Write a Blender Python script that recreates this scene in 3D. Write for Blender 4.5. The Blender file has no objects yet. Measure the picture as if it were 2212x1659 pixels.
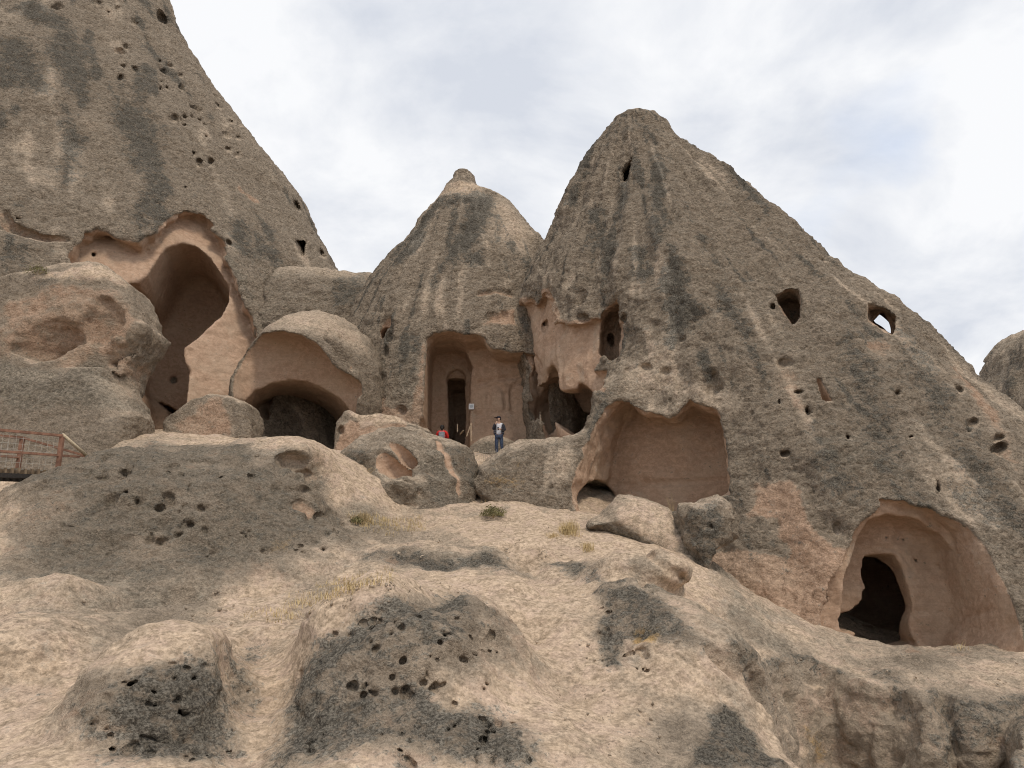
import bpy, bmesh, math, random, time
import numpy as np
from mathutils import Vector, Matrix

T0 = time.time()
SC = bpy.context.scene
COL = SC.collection
rng = random.Random(7)

# ---------------------------------------------------------------- camera
FPX, CU, CV = 1640.0, 1106.0, 829.5          # focal length and centre in 2212 x 1659 photo units
PITCH = math.radians(13.0)
cam_d = bpy.data.cameras.new('camera')
cam_d.sensor_width = 36.0
cam_d.lens = 36.0 * FPX / 2212.0
cam_d.clip_start, cam_d.clip_end = 0.1, 5000.0
cam = bpy.data.objects.new('camera', cam_d)
COL.objects.link(cam)
cam.location = (0, 0, 0)
cam.rotation_euler = (math.pi / 2 + PITCH, 0, 0)
SC.camera = cam
SC.render.resolution_x, SC.render.resolution_y = 1024, 768

# ---------------------------------------------------------------- sky
SUN_EL, SUN_AZ = math.radians(58), math.radians(150)   # azimuth clockwise from +Y: behind the camera, to its right
w = bpy.data.worlds.new('World'); SC.world = w; w.use_nodes = True
nt = w.node_tree; nt.nodes.clear()
def N(tree, t, **kw):
    n = tree.nodes.new(t)
    for k, v in kw.items():
        setattr(n, k, v)
    return n
def L(tree, a, b): tree.links.new(a, b)
out = N(nt, 'ShaderNodeOutputWorld'); bg = N(nt, 'ShaderNodeBackground')
sky = N(nt, 'ShaderNodeTexSky', sky_type='NISHITA', sun_disc=False)
sky.sun_elevation = SUN_EL; sky.sun_rotation = SUN_AZ
tc = N(nt, 'ShaderNodeTexCoord')
sep = N(nt, 'ShaderNodeSeparateXYZ'); L(nt, tc.outputs['Generated'], sep.inputs[0])
zc = N(nt, 'ShaderNodeMath', operation='MAXIMUM'); L(nt, sep.outputs[2], zc.inputs[0]); zc.inputs[1].default_value = 0.0
za = N(nt, 'ShaderNodeMath', operation='ADD'); L(nt, zc.outputs[0], za.inputs[0]); za.inputs[1].default_value = 0.35
cmb = N(nt, 'ShaderNodeCombineXYZ')
for i in (0, 1):
    d = N(nt, 'ShaderNodeMath', operation='DIVIDE'); L(nt, sep.outputs[i], d.inputs[0]); L(nt, za.outputs[0], d.inputs[1])
    L(nt, d.outputs[0], cmb.inputs[i])
n1 = N(nt, 'ShaderNodeTexNoise'); n1.inputs['Scale'].default_value = 2.9; n1.inputs['Detail'].default_value = 7; n1.inputs['Roughness'].default_value = 0.56; n1.inputs['Distortion'].default_value = 0.25
mp = N(nt, 'ShaderNodeMapping'); mp.inputs['Location'].default_value = (3.1, 1.7, 0.4); L(nt, cmb.outputs[0], mp.inputs[0]); L(nt, mp.outputs[0], n1.inputs['Vector'])
n2 = N(nt, 'ShaderNodeTexNoise'); n2.inputs['Scale'].default_value = 1.5; n2.inputs['Detail'].default_value = 5; n2.inputs['Roughness'].default_value = 0.55
mp2 = N(nt, 'ShaderNodeMapping'); mp2.inputs['Location'].default_value = (7.4, 2.2, 1.9); L(nt, cmb.outputs[0], mp2.inputs[0]); L(nt, mp2.outputs[0], n2.inputs['Vector'])
# cloud tone: soft grey to bright white
rampc = N(nt, 'ShaderNodeValToRGB'); L(nt, n1.outputs['Fac'], rampc.inputs[0])
cr = rampc.color_ramp; cr.elements[0].position = 0.37; cr.elements[0].color = (7.3, 7.7, 8.5, 1)
cr.elements[1].position = 0.58; cr.elements[1].color = (10.2, 10.3, 10.5, 1)
# gaps of blue
gsum = n2.outputs['Fac']
for gd, wdt in (((0.545, 0.62, 0.565), 0.22), ((0.425, 0.775, 0.468), 0.10), ((0.60, 0.64, 0.47), 0.14)):      # openings in the cloud, up to the right
    dd = N(nt, 'ShaderNodeVectorMath', operation='DISTANCE'); L(nt, tc.outputs['Generated'], dd.inputs[0]); dd.inputs[1].default_value = Vector(gd).normalized()
    mr = N(nt, 'ShaderNodeMapRange', interpolation_type='SMOOTHSTEP'); L(nt, dd.outputs['Value'], mr.inputs[0]); mr.inputs[1].default_value = 0.0; mr.inputs[2].default_value = wdt; mr.inputs[3].default_value = 0.10; mr.inputs[4].default_value = 0.0
    sb_ = N(nt, 'ShaderNodeMath', operation='SUBTRACT'); L(nt, gsum, sb_.inputs[0]); L(nt, mr.outputs[0], sb_.inputs[1]); gsum = sb_.outputs[0]
rampg = N(nt, 'ShaderNodeValToRGB'); L(nt, gsum, rampg.inputs[0])
cg = rampg.color_ramp; cg.elements[0].position = 0.20; cg.elements[0].color = (0, 0, 0, 1)
cg.elements[1].position = 0.38; cg.elements[1].color = (1, 1, 1, 1)
mixs = N(nt, 'ShaderNodeMix', data_type='RGBA')
thin = N(nt, 'ShaderNodeMapRange'); L(nt, rampg.outputs[0], thin.inputs[0]); thin.inputs[3].default_value = 0.6; L(nt, thin.outputs[0], mixs.inputs[0]); L(nt, rampc.outputs[0], mixs.inputs[7])
skb = N(nt, 'ShaderNodeMix', data_type='RGBA', blend_type='MULTIPLY'); skb.inputs[0].default_value = 1.0
L(nt, sky.outputs[0], skb.inputs[6]); skb.inputs[7].default_value = (3.4, 3.2, 3.0, 1)
L(nt, skb.outputs[2], mixs.inputs[6])
L(nt, mixs.outputs[2], bg.inputs[0]); bg.inputs[1].default_value = 0.08
L(nt, bg.outputs[0], out.inputs[0])

# ---------------------------------------------------------------- sun (soft, through thin cloud)
sd = bpy.data.lights.new('sun', 'SUN'); sd.energy = 1.5; sd.angle = math.radians(12); sd.color = (1.0, 0.90, 0.76)
so = bpy.data.objects.new('sun', sd); COL.objects.link(so)
sdir = Vector((math.sin(SUN_AZ) * math.cos(SUN_EL), math.cos(SUN_AZ) * math.cos(SUN_EL), math.sin(SUN_EL)))
so.rotation_euler = sdir.to_track_quat('Z', 'Y').to_euler()
so.location = sdir * 60

SC.view_settings.view_transform = 'Standard'; SC.view_settings.look = 'None'
SC.view_settings.gamma = 1.0; SC.view_settings.use_curve_mapping = False
SC.view_settings.exposure = 0.23
SC.cycles.use_denoising = True; SC.cycles.denoising_input_passes = 'RGB_ALBEDO_NORMAL'; SC.cycles.denoising_prefilter = 'FAST'; SC.cycles.filter_width = 1.05
SC.cycles.max_bounces = 3; SC.cycles.diffuse_bounces = 2; SC.cycles.glossy_bounces = 1

# ---------------------------------------------------------------- photo units -> world
CP, SP = math.cos(PITCH), math.sin(PITCH)
def ray(u, v):
    x = (u - CU) / FPX; y = (CV - v) / FPX
    d = np.array([x, CP - y * SP, SP + y * CP])
    return d
def P(u, v, Y):
    d = ray(u, v); return d * (Y / d[1])
def conv(x0, y0, x1, w=2212.0):
    s = (x1 - x0) / w * 0.8848
    def f(*pts): return [(x0 * 0.8848 + a * s, y0 * 0.8848 + b * s) for a, b in pts]
    return f
ZA = conv(0, 0, 900); ZB = conv(0, 500, 900); ZC = conv(800, 350, 1500); ZD = conv(800, 700, 1500)
ZE = conv(1200, 200, 2100); ZF = conv(1200, 700, 2000); ZG = conv(1700, 600, 2500); ZH = conv(1600, 1100, 2500, 1927.0)
ZI = conv(0, 1000, 900); ZJ = conv(0, 1300, 900); ZK = conv(700, 1100, 1700, 2141.0); ZL = conv(1020, 780, 1320)
ZM = conv(780, 1000, 1280); ZN = conv(1250, 1150, 1850); ZO = conv(1250, 837, 1500, 1577.0)

# ---------------------------------------------------------------- numpy noise
_pr = np.random.RandomState(3)
_tab = _pr.uniform(-1, 1, 64 ** 3).astype(np.float32)
def gnoise(p):
    """smooth value noise"""
    p = np.asarray(p, np.float32)
    res = np.empty(len(p), np.float32)
    for s in range(0, len(p), 65536):
        q = p[s:s + 65536]
        fl = np.floor(q); f = q - fl; i = fl.astype(np.int32) & 63
        w3 = f * f * (3 - 2 * f)
        x0, y0, z0 = i[:, 0] << 12, i[:, 1] << 6, i[:, 2]
        x1, y1, z1 = ((i[:, 0] + 1) & 63) << 12, ((i[:, 1] + 1) & 63) << 6, (i[:, 2] + 1) & 63
        wx, wy, wz = w3[:, 0], w3[:, 1], w3[:, 2]
        def ln(a, b): return _tab[a + b + z0] * (1 - wz) + _tab[a + b + z1] * wz
        c0 = ln(x0, y0) * (1 - wy) + ln(x0, y1) * wy
        c1 = ln(x1, y0) * (1 - wy) + ln(x1, y1) * wy
        res[s:s + 65536] = c0 * (1 - wx) + c1 * wx
    return res
def fbm(p, octaves=4, gain=0.5, ridged=False):
    p = np.asarray(p, np.float32); s = np.zeros(len(p), np.float32); a = 1.0; t = 0
    for o in range(octaves):
        n = gnoise(p + 17.3 * o)
        if ridged: n = 1 - 2 * np.abs(n)
        s += a * n; t += a; a *= gain; p = p[:, [1, 2, 0]] * np.float32(2.03)
    return s / t
def sstep(a, b, x):
    t = np.clip((x - a) / (b - a), 0, 1); return t * t * (3 - 2 * t)
def smin(a, b, k):
    h = np.clip(0.5 + 0.5 * (b - a) / k, 0, 1); return b + (a - b) * h - k * h * (1 - h)
def smax(a, b, k): return -smin(-a, -b, k)

# ---------------------------------------------------------------- distance fields
def ellip(p, c, r, R=None):
    q = p - np.asarray(c, np.float32)
    if R is not None: q = q @ np.asarray(R, np.float32)
    r = np.asarray(r, np.float32)
    k1 = np.sqrt(((q / r) ** 2).sum(1)); k2 = np.sqrt(((q / (r * r)) ** 2).sum(1)) + 1e-6
    return np.where(k1 < 0.25, (k1 - 1) * r.min(), k1 * (k1 - 1) / k2)
def poly2(a, b, V):
    V = np.asarray(V, np.float32); n = len(V)
    d = np.full(a.shape, 1e9, np.float32); inside = np.zeros(a.shape, bool)
    for i in range(n):
        x0, y0 = V[i]; x1, y1 = V[(i + 1) % n]
        ex, ey = x1 - x0, y1 - y0; wx, wy = a - x0, b - y0
        t = np.clip((wx * ex + wy * ey) / (ex * ex + ey * ey + 1e-9), 0, 1)
        d = np.minimum(d, (wx - ex * t) ** 2 + (wy - ey * t) ** 2)
        c = ((y0 <= b) & (y1 > b)) | ((y1 <= b) & (y0 > b))
        if ey != 0: inside ^= c & (a < x0 + (b - y0) * ex / ey)
    d = np.sqrt(d); return np.where(inside, -d, d)
def segs(p, pts, rad):
    """distance to a chain of capsules (pts N x 3, rad N)"""
    d = np.full(len(p), 1e9, np.float32)
    pts = np.asarray(pts, np.float32)
    if len(pts) == 1: return np.linalg.norm(p - pts[0], axis=1) - rad[0]
    for i in range(len(pts) - 1):
        a, b = pts[i], pts[i + 1]; e = b - a; wv = p - a
        t = np.clip((wv @ e) / (e @ e + 1e-9), 0, 1)
        dd = np.sqrt(((wv - t[:, None] * e) ** 2).sum(1)) - (rad[i] * (1 - t) + rad[i + 1] * t)
        d = np.minimum(d, dd)
    return d
def slab(px, Y, th, k=0.6, lean=0.0, bulge=0.0):
    """a boulder: traced outline at depth Y, rounded over a thickness of 2 th; lean tips its face back"""
    A = np.array([P(u, v, Y) for u, v in px]); V2 = A[:, [0, 2]]; zc = V2[:, 1].mean()
    def f(p):
        d = poly2(p[:, 0], p[:, 2], V2); y = p[:, 1] - Y - lean * (p[:, 2] - zc)
        t = np.abs(y) - th
        if bulge: t = t - bulge * np.minimum(-d, 3.0)
        return smax(d, t * (1 / math.sqrt(1 + lean * lean)), k).astype(np.float32)
    f.lo = np.array([V2[:, 0].min(), Y - th - 3, V2[:, 1].min()]); f.hi = np.array([V2[:, 0].max(), Y + th + 3, V2[:, 1].max()])
    return f
def rotz(a):
    c, s = math.cos(a), math.sin(a); return np.array([[c, -s, 0], [s, c, 0], [0, 0, 1.0]])

def gencone(Ls, Rs, Ya, front, shear=0.0, ztop=None, smooth=0.35, power=2.0, zbot=-8, cut=0.0):
    """tapering rock: left and right outline (photo units) at depth Ya, front depth per height, sheared plan"""
    Lp = np.array([P(u, v, Ya) for u, v in Ls]); Rp = np.array([P(u, v, Ya) for u, v in Rs])
    zt = max(Lp[0, 2], Rp[0, 2]) if ztop is None else ztop
    zz = np.arange(zbot, zt + 3, 0.1)
    def itp(A): A = A[np.argsort(A[:, 2])]; return np.interp(zz, A[:, 2], A[:, 0])
    xl, xr = itp(Lp), itp(Rp)
    fr = np.array(sorted(front)); yf = np.interp(zz, fr[:, 0], fr[:, 1])
    n = max(1, int(smooth / 0.1)); ker = np.ones(2 * n + 1) / (2 * n + 1)
    def sm(a): return np.convolve(np.pad(a, n, mode='edge'), ker, mode='valid')
    xl, xr, yf = sm(xl), sm(xr), sm(sm(yf))
    cx, hw, bb = (xl + xr) / 2, np.maximum((xr - xl) / 2, 0.12), np.maximum(Ya - yf, 0.12)
    def f(p):
        z = p[:, 2]
        c = np.interp(z, zz, cx); a = np.interp(z, zz, hw); b = np.interp(z, zz, bb)
        x = p[:, 0] - c; y = p[:, 1] - Ya - shear * x
        k1 = (np.abs(x / a) ** power + np.abs(y / b) ** power) ** (1 / power)
        k2 = np.sqrt((x / a ** 2) ** 2 + (y / b ** 2) ** 2) + 1e-6
        d = np.where(k1 < 0.3, (k1 - 1) * np.minimum(a, b), k1 * (k1 - 1) / k2) * 0.82
        return smax(d, z - zt + cut, 0.12).astype(np.float32)
    return f

# ---------------------------------------------------------------- rocks
class Rock:
    def __init__(self, name, base, reach=None):
        self.name = name; self.base = base; self.carves = []; self.reach = reach
        self.nbox = -1; self.masks = []; self.inside = None; self.ymax = 1e9; self.apex = None; self.flute = 0.0; self.lump = 0.16; self.coarse = 0.8; self.crag = 0.0
    def sdf(self, p, pad=0.0):
        p = np.asarray(p, np.float32)
        f = self.base(p).astype(np.float32)
        pl, ph = p.min(0), p.max(0)
        if not self.carves: return f
        if len(self.carves) != self.nbox:
            self.LO = np.array([c['lo'] for c in self.carves]); self.HI = np.array([c['hi'] for c in self.carves]); self.nbox = len(self.carves)
        for ci in np.where(((self.LO - pad <= ph) & (self.HI + pad >= pl)).all(1))[0]:
            c = self.carves[ci]; lo, hi = c['lo'] - pad, c['hi'] + pad
            m = np.where((p[:, 0] > lo[0]) & (p[:, 0] < hi[0]) & (p[:, 1] > lo[1]) & (p[:, 1] < hi[1]) & (p[:, 2] > lo[2]) & (p[:, 2] < hi[2]))[0]
            if len(m):
                q = c['fn'](p[m])
                f[m] = smax(f[m], -q, c['k']) if not c.get('add') else smin(f[m], q, c['k'])
        return f
    def hit(self, u, v, t0=5.0, t1=75.0):
        d = ray(u, v); d = d / np.linalg.norm(d)
        ts = np.arange(t0, t1, 0.25); f = np.full(len(ts), 1.0, np.float32)
        for q in range(0, len(ts), 24):                         # stop at the first stretch that meets rock
            f[q:q + 24] = self.sdf(ts[q:q + 24, None] * d)
            if (f[q:q + 24] < 0).any(): break
        i = np.where(f < 0)[0]
        if not len(i):
            k = int(np.argmin(f)); return d * ts[k]
        a, b = ts[max(i[0] - 1, 0)], ts[i[0]]
        for _ in range(3):
            ts = np.linspace(a, b, 17); f = self.sdf(ts[:, None] * d); j = np.where(f < 0)[0]
            j = j[0] if len(j) else 16
            a, b = ts[max(j - 1, 0)], ts[j]
        return d * (0.5 * (a + b))
    def cast(self, U, V, t0=6.0, t1=45.0, n=260):
        """many rays at once: where they first meet the rock"""
        D = np.array([ray(u, v) for u, v in zip(U, V)]); D /= np.linalg.norm(D, axis=1)[:, None]
        ts = np.linspace(t0, t1, n).astype(np.float32); f = np.empty((len(D), n), np.float32)
        for i in range(0, len(D), 200):
            q = (D[i:i + 200, None] * ts[None, :, None]).reshape(-1, 3); f[i:i + 200] = self.sdf(q).reshape(-1, n)
        k = np.argmax(f < 0, 1); k = np.maximum(k, 1); r = np.arange(len(D))
        fa, fb = f[r, k - 1], f[r, k]; tt = ts[k - 1] + (ts[k] - ts[k - 1]) * fa / (fa - fb + 1e-9)
        return D * tt[:, None]
    def hits(self, px): return np.array([self.hit(u, v) for u, v in px])
    def carve(self, fn, lo, hi, k=0.08, part=None, **kw):
        self.carves.append(dict(fn=fn, lo=np.asarray(lo, np.float32), hi=np.asarray(hi, np.float32), k=k, part=part, **kw))
    def poly(self, px, depth, dirn=(0, 1, 0), front=2.5, k=0.08, rnd=0.25, taper=0.0, part=None, mean=False, rough=0.0, **kw):
        """cut a chamber whose mouth is the traced outline, running along dirn into the rock"""
        H = self.hits(px); n = np.array(dirn, float); n /= np.linalg.norm(n)
        r = np.cross(n, (0, 0, 1)); r /= np.linalg.norm(r); up = np.cross(r, n)
        c = H.mean(0); A = np.stack([(H - c) @ r, (H - c) @ up], 1)
        t = (H - c) @ n; tb = (t.mean() if mean else t.max()) + depth; tf = t.min() - front
        r32, u32, n32, c32 = r.astype(np.float32), up.astype(np.float32), n.astype(np.float32), c.astype(np.float32)
        def fn(p):
            q = p - c32; a, b, tt = q @ r32, q @ u32, q @ n32
            d2 = poly2(a, b, A)
            if taper: d2 = d2 + taper * (tt - t.mean())
            if rough: d2 = d2 + rough * gnoise(p * 1.7) + 0.4 * rough * gnoise(p * 4.1)
            return np.maximum(smax(d2, tt - tb, rnd), tf - tt)
        ex = []
        for a, b in A:
            for tt in (tf, tb): ex.append(c + r * a + up * b + n * tt)
        ex = np.array(ex); m = 0.6 + abs(taper) * (tb - tf)
        self.carve(fn, ex.min(0) - m, ex.max(0) + m, k, part, **kw)
        return c, r, up, n, tb
    def peel(self, px, depth, dirn=(0, 1, 0), k=0.05, part=None, rough=0.0, **kw):
        """break away a skin of even thickness inside the traced outline"""
        H = self.hits(px); n = np.array(dirn, float); n /= np.linalg.norm(n)
        r = np.cross(n, (0, 0, 1)); r /= np.linalg.norm(r); up = np.cross(r, n); c = H.mean(0)
        A = np.stack([(H - c) @ r, (H - c) @ up], 1); t = (H - c) @ n; base = self.base
        r32, u32, n32, c32 = (x.astype(np.float32) for x in (r, up, n, c))
        def fn(p):
            q = p - c32; d2 = poly2(q @ r32, q @ u32, A)
            if rough: d2 = d2 + rough * gnoise(p * 1.7) + 0.5 * rough * gnoise(p * 4.3)
            g = 0.35 * rough * gnoise(p * 0.9 + 7) if rough else 0.0
            return np.maximum(smax(d2, -(base(p) + depth + g), 0.12), np.abs(q @ n32) - 9.0)
        ex = np.array([c + r * a + up * b + n * tt for a, b in A for tt in (t.min() - 1.2, t.max() + depth + 1.2)])
        self.carve(fn, ex.min(0) - 0.6, ex.max(0) + 0.6, k, part, **kw)
    def dent(self, u, v, ru, rv, depth, rot=0.0, k=0.06, part=None, lift=0.0, dirn=None, fresh=0.15, **kw):
        """scoop an ellipsoid pocket; ru, rv in photo units, depth in metres"""
        c = self.hit(u, v); d = np.linalg.norm(c)
        n = np.array(dirn if dirn is not None else c / d, float); n /= np.linalg.norm(n)
        r = np.cross(n, (0, 0, 1)); r /= np.linalg.norm(r); up = np.cross(r, n)
        cr, sr = math.cos(rot), math.sin(rot)
        R = np.stack([r * cr + up * sr, -r * sr + up * cr, n], 1)
        rr = np.array([ru * d / FPX, rv * d / FPX, depth]); c = c + n * lift
        e = rr.max() + 0.3
        self.carve(lambda p: ellip(p, c, rr, R), c - e, c + e, k, part, fresh=fresh, **kw)
    def groove(self, px, rad, k=0.05, part=None, **kw):
        """a crack: capsule chain along traced points, radius in metres"""
        H = self.hits(px); rr = [rad] * len(H) if np.isscalar(rad) else rad
        e = max(rr) + 0.3
        self.carve(lambda p: segs(p, H, rr), H.min(0) - e, H.max(0) + e, k, part, **kw)
    def blob(self, c, r, k=0.4, R=None):
        """add an ellipsoid lump"""
        e = max(r) + k + 2.0; c = np.asarray(c, float)
        self.carve(lambda p: ellip(p, c, r, R), c - e, c + e, k, None, add=True)
    def join(self, f, k=0.5):
        """merge another solid into this rock"""
        self.carve(f, f.lo - k - 2, f.hi + k + 2, k, None, add=True)
    # coloured areas: kind, strength, edge width, distance function
    def paint(self, kind, px, edge=0.25, amt=1.0, noise=0.5, dirn=None, scale=1.0, back=3.0):
        H = self.hits(px); n = np.array(dirn if dirn is not None else (0, 1, 0), float); n /= np.linalg.norm(n)
        ref = (0, 0, 1) if abs(n[2]) < 0.9 else (0, 1, 0)
        r = np.cross(n, ref); r /= np.linalg.norm(r); up = np.cross(r, n); c = H.mean(0)
        A = np.stack([(H - c) @ r, (H - c) @ up], 1); t = (H - c) @ n; lo, hi = A.min(0) - edge - noise, A.max(0) + edge + noise
        t0, t1 = t.min() - back, t.max() + back
        def fn(p):
            q = p - c; a, b, tt = q @ r, q @ up, q @ n
            res = np.full(len(p), 1e3, np.float32)
            m = (a > lo[0]) & (a < hi[0]) & (b > lo[1]) & (b < hi[1]) & (tt > t0) & (tt < t1)
            if m.any(): res[m] = poly2(a[m], b[m], A)
            return res
        self.masks.append((kind, fn, edge, amt, noise, scale))
    def streak(self, kind, px, width, edge=0.25, amt=1.0, noise=0.5, scale=1.0):
        H = self.hits(px); rr = [width] * len(H) if np.isscalar(width) else list(width)
        rr = [x * np.linalg.norm(h) / FPX for x, h in zip(rr, H)]
        self.masks.append((kind, lambda p: segs(p, H, rr), edge, amt, noise, scale))

DELTA = 0.0026
def lat2xyz(I):
    a, e, r = I[:, 0] * DELTA, I[:, 1] * DELTA, np.exp(I[:, 2] * DELTA)
    ce = np.cos(e)
    return np.stack([np.sin(a) * ce * r, np.cos(a) * ce * r, np.sin(e) * r], 1).astype(np.float32)
def mesh_rock(rock, az, el, rr):
    """surface nets on a grid that is fine near the path and coarser far away"""
    lo = np.floor(np.array([math.radians(az[0]), math.radians(el[0]), math.log(rr[0])]) / DELTA / 16).astype(int) * 16
    hi = np.ceil(np.array([math.radians(az[1]), math.radians(el[1]), math.log(rr[1])]) / DELTA / 16).astype(int) * 16
    g = np.stack(np.meshgrid(*[np.arange(lo[i], hi[i], 16) for i in range(3)], indexing='ij'), -1).reshape(-1, 3)
    for size in (16, 8, 4):
        if size < 16:
            o = np.stack(np.meshgrid(*[[0, size]] * 3, indexing='ij'), -1).reshape(-1, 3)
            g = (g[:, None, :] + o[None]).reshape(-1, 3)
        cen = lat2xyz(g + size / 2)
        R = np.linalg.norm(cen, axis=1) * DELTA * size * 0.5 * 1.74 * 1.25
        f = np.concatenate([rock.sdf(cen[s:s + 20000], float(R[s:s + 20000].max()) * 1.5) for s in range(0, len(cen), 20000)])
        keep = np.abs(f) < R * 1.25 + 0.02
        if rock.inside is not None: keep &= rock.inside(cen) > -R - 1.0      # nothing is meshed deep inside another rock
        keep &= cen[:, 1] < rock.ymax + R
        g = g[keep]
    o5 = np.stack(np.meshgrid(*[np.arange(5)] * 3, indexing='ij'), -1).reshape(-1, 3)
    vals = np.empty((len(g), 125), np.float32)
    for s in range(0, len(g), 600):
        b = g[s:s + 600]
        vals[s:s + 600] = rock.sdf(lat2xyz((b[:, None] + o5[None]).reshape(-1, 3))).reshape(-1, 125)
    vals = vals.reshape(-1, 5, 5, 5)
    cs = [(i, j, k) for i in (0, 1) for j in (0, 1) for k in (0, 1)]
    ins = vals < 0
    cnt = np.zeros((len(g), 4, 4, 4), np.int8)
    for i, j, k in cs: cnt += ins[:, i:i + 4, j:j + 4, k:k + 4]
    bi, ci, cj, ck = np.where((cnt > 0) & (cnt < 8))
    cell = g[bi] + np.stack([ci, cj, ck], 1)
    V8 = np.stack([vals[bi, ci + i, cj + j, ck + k] for i, j, k in cs], 1)
    acc = np.zeros((len(bi), 3), np.float32); num = np.zeros(len(bi), np.float32)
    C8 = np.array(cs, np.float32)
    for x in range(8):
        for y in range(x + 1, 8):
            if np.abs(C8[x] - C8[y]).sum() != 1: continue
            a, b = V8[:, x], V8[:, y]; m = (a < 0) != (b < 0)
            t = np.where(m, a / np.where(m, a - b, 1), 0)
            acc += np.where(m[:, None], C8[x] + (C8[y] - C8[x]) * t[:, None], 0); num += m
    vlat = cell + acc / num[:, None]
    span = (hi - lo + 8)
    def key(c): c = c - lo + 2; return (c[:, 0].astype(np.int64) * span[1] + c[:, 1]) * span[2] + c[:, 2]
    kk = key(cell); order = np.argsort(kk); ks = kk[order]
    I8 = V8 < 0
    faces = []
    def look(c):
        q = key(c); pos = np.minimum(np.searchsorted(ks, q), len(ks) - 1)
        return np.where(ks[pos] == q, order[pos], -1)
    for ax, far in ((0, 4), (1, 2), (2, 1)):
        m = np.where(I8[:, 0] != I8[:, far])[0]
        c = cell[m]; b1 = np.zeros(3, int); b2 = np.zeros(3, int); b1[(ax + 1) % 3] = 1; b2[(ax + 2) % 3] = 1
        q = np.stack([m, look(c - b1), look(c - b1 - b2), look(c - b2)], 1)
        ok = (q >= 0).all(1); q = q[ok]; flip = I8[m[ok], 0]
        q[~flip] = q[~flip][:, ::-1]
        faces.append(q)
    F = np.concatenate(faces)[:, ::-1]
    return lat2xyz(vlat), F
def vnormals(V, F):
    d1 = V[F[:, 2]] - V[F[:, 0]]; d2 = V[F[:, 3]] - V[F[:, 1]]
    fn = np.cross(d1, d2); n = np.zeros_like(V)
    for i in range(4):
        for c in range(3): n[:, c] += np.bincount(F[:, i], weights=fn[:, c], minlength=len(V))
    return n / (np.linalg.norm(n, axis=1)[:, None] + 1e-9)
def link_mesh(name, V, F, mat, attrs=None, nrm=None, parent=None, smooth=True):
    me = bpy.data.meshes.new(name)
    me.vertices.add(len(V)); me.vertices.foreach_set('co', np.asarray(V, np.float32).ravel())
    F = np.asarray(F); me.loops.add(F.size); me.loops.foreach_set('vertex_index', F.astype(np.int32).ravel())
    me.polygons.add(len(F)); me.polygons.foreach_set('loop_start', np.arange(0, F.size, F.shape[1], dtype=np.int32))
    me.update(calc_edges=True)
    if smooth: me.polygons.foreach_set('use_smooth', np.ones(len(F), bool))
    for k, a in (attrs or {}).items():
        at = me.attributes.new(k, 'FLOAT', 'POINT'); at.data.foreach_set('value', np.asarray(a, np.float32))
    if nrm is not None: me.normals_split_custom_set_from_vertices(nrm.astype(np.float32))
    me.materials.append(mat)
    o = bpy.data.objects.new(name, me); COL.objects.link(o)
    if parent is not None: o.parent = parent
    return o
TRI = [0]
KINDS = ('lichen', 'pink', 'pale', 'ochre', 'grey')
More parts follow.
